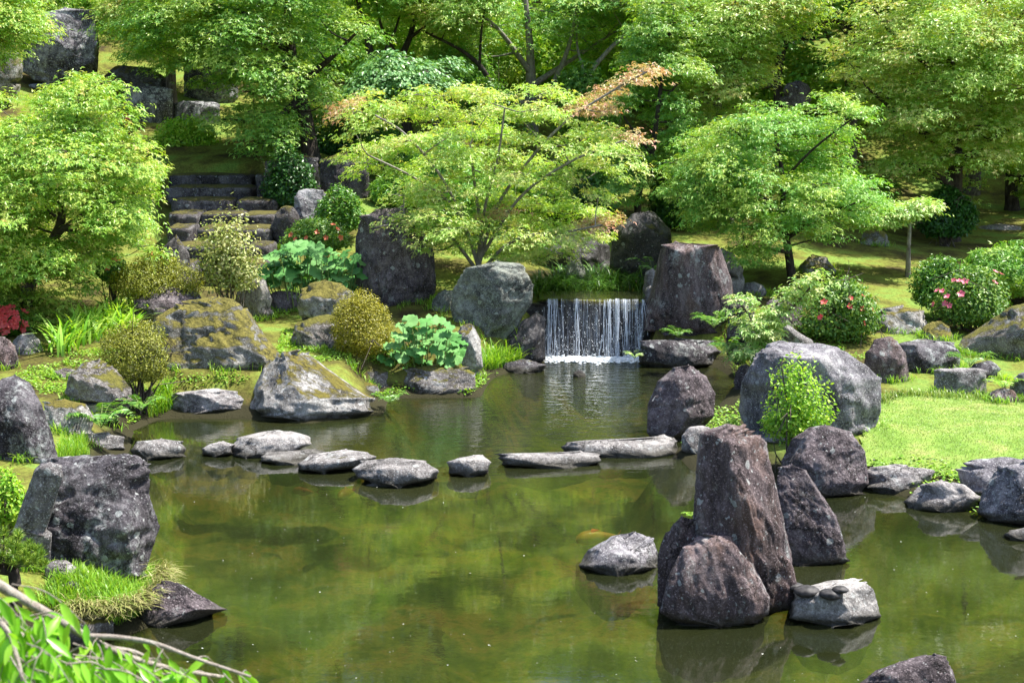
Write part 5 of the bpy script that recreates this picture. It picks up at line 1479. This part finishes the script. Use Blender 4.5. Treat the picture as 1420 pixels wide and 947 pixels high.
UND += [('leafy bush on the slope directly behind the stems of the orange tipped maple', (600, 235, 710, 325), 22.6, 'maple_green'), ('green bush on the slope left of the orange tipped maple stems', (515, 235, 600, 290), 24.2, 'maple_mid'),
        ('green bush on the slope right of the orange tipped maple stems', (700, 235, 790, 300), 22.9, 'maple_mid'), ('dark bush between the terrace rocks and the orange tipped maple', (500, 180, 580, 235), 25.5, 'midleaf')]
for k, (lab, bb, Y, mt) in enumerate(UND):
    shrub('understory_bush', lab, 'shrub', bb, M[mt], 5500, .085, 430 + k, Y=Y, thick=.7, kind='maple', rag=.35, shell=.5)

rw = np.random.RandomState(91)
UW = ['at the far left of the wood', 'behind the cliff rocks', 'behind the large shady maple', 'left of the slim dark trunk', 'between the slim dark trunk and the forked one', 'right of the forked dark trunk', 'behind the leaning dark trunk', 'left of the leaning grey trunk',
      'right of the leaning grey trunk', 'behind the slender tree', 'left of the dark forked trunk at the upper right', 'right of the dark forked trunk at the upper right', 'behind the big spreading maple', 'behind the dark trunk at the right edge']
for k, wh in enumerate(UW):
    cx_ = 40 + k * 103 + rw.uniform(-15, 15)
    yb = rw.uniform(120, 165)
    Yk = rw.uniform(32.3, 34.5)
    zg = at_depth(cx_, yb, Yk)
    zz = h1(zg[0], Yk)
    yb = float(proj(np.array([[zg[0], Yk, zz]]))[1][0])
    shrub('woodland_bush', 'bright leafy bush under the trees ' + wh, 'shrub', (cx_ - 75, yb - rw.uniform(100, 150), cx_ + 75, yb + 2), M['limeleaf' if k % 3 else 'forest'], 5200, .11, 460 + k, Y=Yk, thick=.6, kind='maple', rag=.5, shell=.35, lobes=12)
def blades(rng, roots, length, width, arch, n_seg=4, up=1.0, dirs=None):
    m = len(roots)
    a = rng.rand(m) * 2 * PI
    d = np.c_[np.cos(a), np.sin(a), np.zeros(m)] if dirs is None else dirs
    L = length * rng.uniform(.6, 1.15, m)
    ar = arch * rng.uniform(.4, 1.4, m)
    t = np.linspace(0, 1, n_seg + 1)
    h = (ar[:, None] * t ** 1.7)
    ctr = roots[:, None, :] + L[:, None, None] * (np.stack([d[:, 0:1] * h, d[:, 1:2] * h, up * (t[None] * (1 - .42 * ar[:, None] * t[None] ** 1.5))], -1))
    side = np.cross(d, np.array([0, 0, 1.0]))
    w = width * rng.uniform(.7, 1.3, m)[:, None] * np.array([.7, 1, .9, .6, .03])[None, :n_seg + 1] if n_seg == 4 else width * rng.uniform(.7, 1.3, m)[:, None] * np.linspace(1, .05, n_seg + 1)[None]
    Lp = ctr - side[:, None, :] * w[:, :, None] * .5
    Rp = ctr + side[:, None, :] * w[:, :, None] * .5
    V = np.stack([Lp, Rp], 2).reshape(m, -1, 3)
    F = []
    for k in range(n_seg):
        F.append((2 * k, 2 * k + 1, 2 * k + 3, 2 * k + 2))
    F = (np.arange(m) * (2 * (n_seg + 1)))[:, None, None] + np.array(F)[None]
    return V.reshape(-1, 3), F.reshape(-1, 4)
def roots_in(rng, poly_px, n, lo=6.0, Y=None):
    w = np.array([ground_hit(x, y, lo)[:2] for x, y in poly_px]) if Y is None else np.array([at_depth(x, y, yy)[:2] for (x, y), yy in zip(poly_px, Y)])
    lo_, hi_ = w.min(0), w.max(0)
    P = lo_ + rng.rand(n * 6, 2) * (hi_ - lo_)
    P = P[in_poly(P[:, 0], P[:, 1], w)][:n]
    return np.c_[P, height(P[:, 0], P[:, 1])]
rng = np.random.RandomState(50)
# strap leaved plants
rt = roots_in(rng, [(62, 492), (90, 465), (140, 448), (215, 425), (235, 440), (190, 462), (120, 480), (85, 498)], 520)
base = rt.mean(0)
t = thing('strap_leaved_plant', base, 'bank of bright strap leaved lilies under the left maple', 'plant')
link_mesh('leaves', *(lambda a: (a[0], [a[1]]))(blades(rng, rt, .46, .034, .85)), M['hosta'], t, loc=base)
# dark grasses over the fall
def grass_clump(label, px, n, L, wd, arch, mat, seed, name='grass_clump', lo=6.0, cat='grass', Y=None, kind=None):
    rng = np.random.RandomState(seed)
    rt = roots_in(rng, px, n, lo, Y)
    base = rt.mean(0)
    V, F = blades(rng, rt, L, wd, arch)
    o = link_mesh(name, V, [F], mat, loc=base)
    tag(o, label, None if kind else cat, None, kind)
    return o
grass_clump('dark arching sedge along the stream above the waterfall', [(765, 411), (895, 408), (890, 380), (765, 385)], 800, .42, .016, 1.5, M['darkgrass'], 1, lo=18.9, cat='plant')
grass_clump('dark drooping sedge at the left end of the waterfall lip', [(742, 415), (790, 407), (785, 388), (742, 395)], 340, .38, .016, 1.5, M['darkgrass'], 2, lo=18.9, cat='plant')
grass_clump('green water side grass left of the waterfall', [(668, 515), (735, 502), (715, 490), (672, 495)], 420, .26, .012, .7, M['grass'], 3, cat='plant')
grass_clump('tuft of grass beside the fern at the left inlet', [(205, 580), (240, 570), (238, 545), (215, 550)], 260, .24, .012, .5, M['grass'], 4, cat='plant')
grass_clump('feathery green tuft beside the left pillar', [(80, 642), (125, 632), (118, 615), (85, 618)], 520, .16, .007, .5, M['grass'], 5, cat='plant')
rng = np.random.RandomState(51)
# islet grass: green on top, straw coloured fringe hanging over the edge
rt = roots_in(rng, [(45, 850), (100, 800), (170, 795), (218, 798), (228, 822), (215, 850), (165, 868), (100, 862)], 3600)
tag(link_mesh('islet_grass', *(lambda a: (a[0], [a[1]]))(blades(rng, rt, .15, .006, .6)), M['grass']), 'fresh green grass covering the islet in the left foreground', None, None, 'stuff')
ed = spline([ground_hit(x, y)for x, y in [(95, 872), (130, 872), (170, 872), (205, 855), (226, 830), (228, 812)]], 40)
ed = np.repeat(ed, 9, 0) + rng.normal(0, .03, (len(ed) * 9, 3))
ed[:, 2] = np.maximum(ed[:, 2], 0) + .12
dd = np.tile(np.array([.5, -1, 0]), (len(ed), 1)) + rng.normal(0, .5, (len(ed), 3)) * [1, 1, 0]
dd /= np.linalg.norm(dd, axis=1)[:, None]
V, F = blades(rng, ed, .17, .007, 1.0, up=.55, dirs=dd)
tag(link_mesh('straw_grass', V, [F], M['drygrass']), 'straw coloured grass fringe hanging over the islet edge', None, None, 'stuff')
# lawn blades
P = la.min(0) + rng.rand(330000, 2) * (la.max(0) - la.min(0))
P = P[in_poly(P[:, 0], P[:, 1], LAWN)]
rt = np.c_[P, height(P[:, 0], P[:, 1]) + .012]
V, F = blades(rng, rt, .026, .005, .7, n_seg=2)
tag(link_mesh('lawn_grass', V, [F], M['lawnblade']), 'short mown grass of the lawn', None, None, 'stuff')
e0 = spline([ground_hit(x, y, 9) for x, y in [(1215, 560), (1250, 550), (1300, 552), (1370, 556), (1430, 560)]], 30)
e0 = np.repeat(e0, 6, 0) + rng.normal(0, .06, (len(e0) * 6, 3)) * [1, 1, 0]
V, F = blades(rng, e0, .11, .008, .6)
tag(link_mesh('tall_grass', V, [F], M['lawnblade']), 'longer unmown grass along the stones at the back of the lawn', None, None, 'stuff')
# ground cover of small weeds on the left bank
def weeds(label, polys, n, size, mat, seed, name='ground_cover', hgt=.05):
    rng = np.random.RandomState(seed)
    R = []
    for q in polys:
        w = np.array([ground_hit(x, y)[:2] for x, y in q])
        ar = .5 * abs(np.dot(w[:, 0], np.roll(w[:, 1], 1)) - np.dot(w[:, 1], np.roll(w[:, 0], 1)))
        R.append(roots_in(rng, q, max(20, int(n * ar))))
    R = np.vstack(R)
    k = fbm(R * 1.7, 3) > .41
    R = R[k]
    m = len(R)
    R[:, 2] += rng.rand(m) * hgt
    V, F = place('oval', R, np.c_[rng.normal(0, .4, (m, 2)), np.ones(m)], rng.normal(0, 1, (m, 3)), size * rng.uniform(.6, 1.4, m))
    tag(link_mesh(name, V, [F], mat, smooth=False), label, None, None, 'stuff')
weeds('low green weeds and clover covering the left bank', [[(20, 520), (60, 500), (100, 500), (80, 530), (60, 550)], [(60, 500), (150, 495), (200, 470), (130, 485)], [(520, 552), (560, 545), (655, 548), (690, 520), (660, 515), (520, 535)], [(180, 540), (215, 535), (215, 578), (175, 590)], [(380, 500), (395, 440), (480, 440), (520, 510), (430, 505)], [(195, 540), (345, 540), (345, 520), (240, 525)], [(60, 545), (90, 505), (180, 500), (190, 540), (95, 550)], [(375, 450), (415, 430), (410, 395), (385, 410)], [(490, 510), (640, 505), (600, 480), (500, 490)]], 2600, .03, M['grass'], 60)
weeds('green weeds between the boulders right of the pond', [[(945, 620), (1025, 600), (1030, 555), (990, 570)], [(1190, 688), (1205, 655), (1300, 655), (1440, 690), (1440, 735), (1350, 715), (1262, 698)], [(1195, 640), (1300, 640), (1340, 665), (1230, 662)], [(1100, 480), (1200, 500), (1200, 470), (1120, 465)]], 1300, .034, M['grass'], 61)

rng = np.random.RandomState(63)
T = []
for (x, y, z, hw_, hd_) in ROCKS:
    if z < 0.06 or y > 24.5 or hw_ < .1: continue
    for k in range(int(9 + 16 * hw_)):
        a = rng.uniform(-PI, 0) if rng.rand() < .8 else rng.rand() * 2 * PI
        c = np.array([x + math.cos(a) * hw_ * rng.uniform(.95, 1.15), y + math.sin(a) * hd_ * rng.uniform(.95, 1.2)])
        m = rng.randint(6, 18)
        T.append(c + rng.normal(0, .035, (m, 2)))
T = np.vstack(T)
zt = height(T[:, 0], T[:, 1])
T = np.c_[T, zt][zt > .03]
V, F = blades(rng, T, .13, .008, .8)
tag(link_mesh('grass_tufts', V, [F], M['grass']), 'small grass tufts growing round the feet of the rocks', None, None, 'stuff')
# round leaved butterbur
def butterbur(label, pts, seed, Y, r=.12, hgt=.35, mat='butterbur'):
    rng = np.random.RandomState(seed)
    accL, accS = Acc(), Acc()
    P = [at_depth(x, y, Y + dy) for x, y, dy in pts]
    cen = np.mean(P, 0)
    base = np.array([cen[0], cen[1], h1(cen[0], cen[1])])
    root = thing('butterbur', base, label, 'plant')
    for p in P:
        rr = r * rng.uniform(.7, 1.25)
        n = np.array([rng.normal(0, .35), -.45 + rng.normal(0, .3), 1.0])
        n /= np.linalg.norm(n)
        a, b = frames(n[None])
        a, b = a[0], b[0]
        ph = rng.rand() * 6.28
        m = 22
        V = [p - n * .25 * rr]
        for ring, q in ((0, .5), (1, 1.0)):
            for k in range(m):
                t = 2 * PI * k / m
                notch = 1 - .75 * math.exp(-(min(t, 2 * PI - t) / .22) ** 2)
                w = q * rr * (notch if ring else (.4 + .6 * notch)) * (1 + (.05 * math.sin(7 * t) if ring else 0))
                V.append(p + w * (math.cos(t + ph) * a + math.sin(t + ph) * b) + n * rr * ((-.03 if ring == 0 else .10 * math.sin(3 * t + seed + p[0] * 50) - .12) + .09 * math.cos(t * m / 2.0) * q))
        V = np.array(V)
        tri = np.array([(0, 1 + k, 1 + (k + 1) % m) for k in range(m)])
        quad = np.array([(1 + k, 1 + m + k, 1 + m + (k + 1) % m, 1 + (k + 1) % m) for k in range(m)])
        accL.V.append(V); accL.F += [tri + accL.n, quad + accL.n]; accL.n += len(V)
        bs = base + np.array([(p[0] - base[0]) * .75, (p[1] - base[1]) * .75, 0])
        bs[2] = h1(bs[0], bs[1])
        accS.add(*tube(spline([bs, (bs + p) / 2 + rng.normal(0, .02, 3), p - n * .2 * rr], 4), np.linspace(.008, .005, 9), 5))
    V, F = accL.get()
    link_mesh('leaves', V, F, M[mat], root, loc=base)
    V, F = accS.get()
    link_mesh('stems', V, F, M['stemgreen'], root, loc=base)
rg = np.random.RandomState(70)
def scatter(poly, n, mind, dyr):
    out = []
    lo, hi = np.min(poly, 0), np.max(poly, 0)
    t = 0
    while len(out) < n and t < 8000:
        t += 1
        p = lo + rg.rand(2) * (hi - lo)
        if in_poly(p[:1], p[1:], poly)[0] and all((p[0] - q[0]) ** 2 + 1.6 * (p[1] - q[1]) ** 2 > mind ** 2 for q in out):
            out.append((p[0], p[1], rg.uniform(-dyr, dyr)))
    return out
butterbur('large round leaved butterbur clump at the foot of the stairs', scatter([(360, 370), (385, 345), (430, 338), (465, 345), (505, 360), (505, 392), (470, 400), (440, 388), (400, 398), (365, 392)], 66, 10, .35), 71, 19.2, .13)
butterbur('round leaved butterbur clump by the water below the mustard shrub', scatter([(528, 495), (540, 470), (560, 445), (600, 440), (625, 450), (640, 480), (632, 502), (590, 500), (560, 508)], 64, 9, .3), 72, 16.6, .095)
# ferns
def fern(label, px, Y, nf, L, seed, mat='fern', name='fern', z=None, leaflet=.17):
    rng = np.random.RandomState(seed)
    b = at_depth(px[0], px[1], Y)
    if z is not None: b[2] = z
    acc, accs = Acc(), Acc()
    for k in range(nf):
        a = 2 * PI * k / nf + rng.normal(0, .3)
        d = np.array([math.cos(a), math.sin(a), 0])
        l_ = L * rng.uniform(.7, 1.15)
        t = np.linspace(0, 1, 15)
        path = b + d * (l_ * .85 * t)[:, None] + np.array([0, 0, 1]) * (l_ * (1.15 * t - .85 * t ** 2.2))[:, None]
        accs.add(*tube(path, np.linspace(.004, .001, 15), 3))
        s = np.cross(d, [0, 0, 1])
        P = path[2:]
        w = leaflet * l_ * np.sin(np.linspace(.45, PI, 13)) ** .8 + .01
        for sg in (-1, 1):
            V, F = place('rhomb', P, np.tile([0, 0, 1.0], (13, 1)) + rng.normal(0, .25, (13, 3)) + .3 * d, np.tile(sg * s + d * .35, (13, 1)), w)
            V = V.reshape(13, 4, 3)
            c = P[:, None, :]
            f = (np.tile(sg * s + d * .35, (13, 1)))[:, None, :]
            f = f / np.linalg.norm(f, axis=2, keepdims=True)
            al = ((V - c) * f).sum(2, keepdims=True) * f
            V = c + al + (V - c - al) * .5
            acc.add(V.reshape(-1, 3), F)
    root = thing(name, b, label, 'plant')
    V, F = acc.get()
    link_mesh('fronds', V, F, M[mat], root, smooth=False, loc=b)
    V, F = accs.get()
    link_mesh('stalks', V, F, M['stemgreen'], root, loc=b)
fern('fern hanging over the water beside the purple lichen topped rock', (140, 588), 13.4, 15, .42, 81, z=.28)
fern('bright fern at the left corner of the flat moss topped rock', (540, 538), 15.3, 10, .28, 82, z=.1)
fern('small pale fern at the right foot of the waterfall', (880, 492), 17.9, 8, .22, 83, 'palegreen', z=.12)
fern('tall dark fern against the purple stone right of the waterfall', (990, 455), 17.6, 18, .40, 84)
fern('spreading dark fern on the wet rock right of the waterfall', (940, 468), 17.5, 20, .26, 85, 'midleaf')
fern('leafy fern below the tall purple stone near the seedling tree', (1008, 490), 16.6, 16, .34, 86)
fern('light fern beside the large moss topped boulder at the right', (1345, 508), 15.9, 10, .34, 87, 'fern')
fern('yellow green fern behind the small brown stone at the right edge', (1392, 540), 14.9, 10, .3, 88, 'limeleaf')
fern('dark fern in the crack of the stream bank above the fall', (905, 380), 19.8, 9, .45, 89, 'midleaf')
fern('leafy weed at the left inlet between the shrub and the flat rock', (196, 570), 14.0, 14, .30, 90, 'fern')
fern('tiny yellow fern on the foot of the narrow rock fin', (925, 840), 9.6, 6, .09, 91, 'limeleaf', z=.13)
fern('small yellow sprig on the left shoulder of the standing stone', (958, 716), 10.0, 6, .08, 92, 'limeleaf')
# pale seedling tree in front of dark stones
photo_tree('seedling_tree', 'pale young maple seedling in front of the dark stones', 'tree', [(1062, 500), (1062, 470), (1072, 430), (1095, 400)],
           [[(1062, 480), (1040, 440), (1022, 415)], [(1066, 450), (1100, 425), (1135, 385)], [(1062, 490), (1040, 490), (1020, 495)]],
           [(1010, 415), (1030, 408), (1055, 425), (1075, 420), (1090, 400), (1130, 378), (1142, 388), (1125, 415), (1095, 435), (1080, 460), (1085, 485), (1050, 505), (1015, 500), (1040, 465), (1030, 435)],
           .4, 42, .17, 60, .062, M['palegreen'], M['bark_mid'], .022, 220, Y=16.4, spread=.06, twig_r=.006)

# low pine in the left foreground
rng = np.random.RandomState(95)
pY = 8.6
pb = at_depth(18, 815, pY)
pb[2] = h1(pb[0], pb[1])
pine = thing('dwarf_pine', pb, 'low clipped pine with yellow green needles at the left edge', 'tree')
acc = Acc()
tr = [pb, at_depth(20, 800, pY), at_depth(5, 790, pY), at_depth(-40, 785, pY)]
acc.add(*tube(spline(tr, 6), np.linspace(.045, .03, 19), 8))
Pn, Dn = [], []
for k in range(210):
    a, q = rng.rand() * 2 * PI, math.sqrt(rng.rand())
    px_, up = -5 + 72 * q * math.cos(a), rng.rand()
    c = at_depth(px_, 785 - up * 50 * math.sqrt(max(0, 1 - q * q)), pY + .28 * q * math.sin(a))
    if k % 4 == 0: acc.add(*tube(spline([at_depth(5 + px_ * .3, 788, pY), (c + at_depth(5, 785, pY)) / 2, c], 3), np.linspace(.010, .004, 7), 4))
    m = 46
    d = rng.normal(size=(m, 3)) * .6 + np.array([0, 0, .9])
    d /= np.linalg.norm(d, axis=1)[:, None]
    Pn.append(np.tile(c, (m, 1)) + d * .004); Dn.append(d)
P, Dn = np.vstack(Pn), np.vstack(Dn)
nn = np.cross(Dn, rng.normal(size=Dn.shape))
V, F = place('rhomb', P, nn, Dn, .048)
Vr = V.reshape(-1, 4, 3)
mid = (Vr[:, 1] + Vr[:, 3]) / 2
Vr[:, 1] = mid + (Vr[:, 1] - mid) * .11
Vr[:, 3] = mid + (Vr[:, 3] - mid) * .11
link_mesh('needles', Vr.reshape(-1, 3), [F], M['needle'], pine, smooth=False, loc=pb)
V, F = acc.get()
link_mesh('trunk', V, F, M['bark_dark'], pine, loc=pb)
# stones on the islet
for k, (x, y, r, lab) in enumerate([(85, 803, .10, 'pale stone beside the pine root on the islet'), (138, 800, .06, 'small white stone in the grass below the black boulder, left one'), (160, 801, .06, 'small white stone in the grass below the black boulder, right one'), (100, 822, .05, 'tiny pale stone half buried in the islet grass')]):
    b = ground_hit(x, y)
    v, f = ico(3)
    v = v * np.array([r, r * .8, r * .7]) * (1 + .5 * (fbm(v * 1.4 + k * 3, 3) - .5))[:, None] + b + np.array([0, 0, r * .55])
    tag(link_mesh('stone', v, [f], M['grey'], loc=b), lab, 'stone')

# ------------------------------------------------------------------ foreground weeping cherry, its trunk stands left of the frame
rng = np.random.RandomState(33)
cb = np.array([-3.1, 2.6, h1(-3.1, 2.6)])
cherry = thing('weeping_cherry', cb, 'weeping cherry branch with fresh hanging leaves in the lower left corner', 'tree')
acc = Acc()
trk = spline([cb - [0, 0, .1], cb + [.05, .1, .8], cb + [.1, .15, 1.6], cb + [.3, .2, 2.3]], 8)
acc.add(*tube(trk, np.linspace(.11, .06, len(trk)), 10))
def D(px, py, Y): return at_depth(px, py, Y)
main = [trk[-4], D(-330, 560, 3.0), D(-150, 720, 3.0), D(0, 812, 3.0), D(75, 855, 3.0), D(150, 898, 3.0), D(230, 925, 3.05), D(320, 940, 3.1)]
b2 = [D(120, 882, 3.0), D(165, 884, 2.98), D(215, 892, 2.95), D(270, 912, 2.92), D(348, 938, 2.9)]
b3 = [D(150, 898, 3.0), D(190, 905, 3.05), D(230, 930, 3.1), D(265, 962, 3.1)]
b4 = [D(-60, 790, 3.0), D(20, 872, 2.85), D(70, 910, 2.8), D(110, 960, 2.75)]
b5 = [D(-120, 740, 3.0), D(-10, 850, 2.7), D(20, 900, 2.65), D(40, 985, 2.6)]
Pl, Nl, Fl = [], [], []
for pts, r0, r1 in ((main, .035, .004), (b2, .0075, .003), (b3, .006, .003), (b4, .008, .003), (b5, .008, .003)):
    s = spline(pts, 8)
    acc.add(*tube(s, np.linspace(r0, r1, len(s)) if pts is not main else np.interp(np.linspace(0, 1, len(s)), [0, .3, .5, 1], [.04, .016, .0105, .004]), 7))
def shoot(p, L, n, dirn):
    d = dirn + rng.normal(0, .25, 3)
    e = p + d * L + np.array([0, 0, -.35 * L])
    s = spline([p, p + d * L * .5 + np.array([0, 0, .03 * L]), e], 6)
    acc.add(*tube(s, np.linspace(.0017, .0008, len(s)), 4))
    for k in range(n):
        q = s[min(len(s) - 1, int((k + 1) / n * (len(s) - 1)))]
        Pl.append(q)
        Fl.append(np.array([rng.normal(0, .45), rng.normal(0, .45), -1.0]) + .35 * d)
        Nl.append(np.array([rng.normal(0, .6), -.8 + rng.normal(0, .5), .55]))
for x0, x1, y0, y1, n, Y in ((-60, 60, 850, 960, 70, 2.75), (20, 150, 890, 985, 66, 2.8), (120, 250, 908, 990, 48, 2.85), (200, 335, 925, 985, 26, 2.9), (-60, 20, 800, 880, 22, 2.8), (-90, 120, 940, 1080, 24, 2.7)):
    for k in range(n):
        f = rng.rand()
        p = D(x0 + f * (x1 - x0), y0 + rng.rand() * (y1 - y0), Y + rng.uniform(-.15, .15))
        shoot(p, rng.uniform(.06, .16), rng.randint(4, 8), np.array([rng.normal(.3, .5), rng.normal(0, .4), -.4]))
for pts, m in ((b2, 7), (b3, 6), (main[4:], 9), (b4, 8), (b5, 10)):
    s = spline(pts, 8)
    for k in range(m):
        q = s[rng.randint(2, len(s))]
        shoot(q, rng.uniform(.05, .13), rng.randint(2, 5), np.array([rng.normal(.3, .4), rng.normal(0, .4), -.5]))
V, F = place('long', np.array(Pl), np.array(Nl), np.array(Fl), .056 * rng.uniform(.5, 1.3, len(Pl)))
link_mesh('leaves', V, [F], M['cherry'], cherry, loc=cb)
V, F = acc.get()
link_mesh('branch', V, F, M['twig'], cherry, loc=cb)

# ------------------------------------------------------------------ koi and floating petals
def koi(label, px, py, L, yaw, mat, dz_=-.06):
    b = at_z(px, py, dz_)
    t = np.linspace(0, 1, 15)
    prof = np.sin(PI * t ** .75) ** .8 * .16 * (1 - .35 * t) + .01
    path = np.c_[(t - .5) * L, .04 * L * np.sin(t * 5), 0 * t]
    V, F = tube(path, prof * L, 10)
    V[:, 2] *= 1.15
    root = thing('koi', b, label, 'fish')
    root.rotation_euler = (0, 0, yaw)
    link_mesh('body', V, [F], mat, root)
    e = path[-1]
    fin = np.array([e, e + [L * .18, .03, L * .10], e + [L * .12, 0.02, 0], e + [L * .18, .03, -L * .1]])
    link_mesh('tail', fin, [np.array([[0, 1, 2, 3]])], mat, root)
    dz = .16 * L
    link_mesh('fin', np.array([[-.15 * L, 0, dz * .7], [-.1 * L, 0, dz * 1.4], [.12 * L, 0, dz], [.1 * L, 0, dz * .6]]), [np.array([[0, 1, 2, 3]])], mat, root)
KO = plain_mat('orange koi', (0.62, 0.20, 0.02), .4, .5, (0.70, 0.32, 0.06), 9)
KR = plain_mat('red koi', (0.30, 0.07, 0.03), .4, .5, (0.38, 0.14, 0.06), 9)
koi('orange koi under water behind the lone round pond rock', 826, 745, .36, .4, KO)
koi('red koi under water below the wide round stepping stone', 481, 684, .30, 1.2, KR)
koi('small red koi under water left of the other red one', 421, 681, .22, -.3, KR)
rng = np.random.RandomState(44)
acc = Acc()
n = 0
while n < 230:
    x, y = rng.uniform(-60, 1480), rng.uniform(655, 960)
    if rng.rand() > .25 + .75 * fbm(np.array([[x / 160, y / 70, 1.0]]), 3)[0] ** 2 * 2: continue
    p = at_z(x, y, .006)
    if not in_poly(p[:1], p[1:2], POND)[0]: continue
    a = rng.rand() * 6.28
    r = rng.choice([.0025, .004, .0065], p=[.55, .35, .1])
    ang = a + np.arange(5) / 5 * 2 * PI
    v = np.c_[np.cos(ang) * r, np.sin(ang) * r * .7, rng.rand(5) * .004] + p
    acc.add(v, np.array([[0, 1, 2, 3, 4]]))
    n += 1
V, F = acc.get()
tag(link_mesh('floating_petals', V, F, plain_mat('petal specks', (0.55, 0.56, 0.50), .5)), 'tiny pale petals and bubbles floating on the pond', None, None, 'stuff')
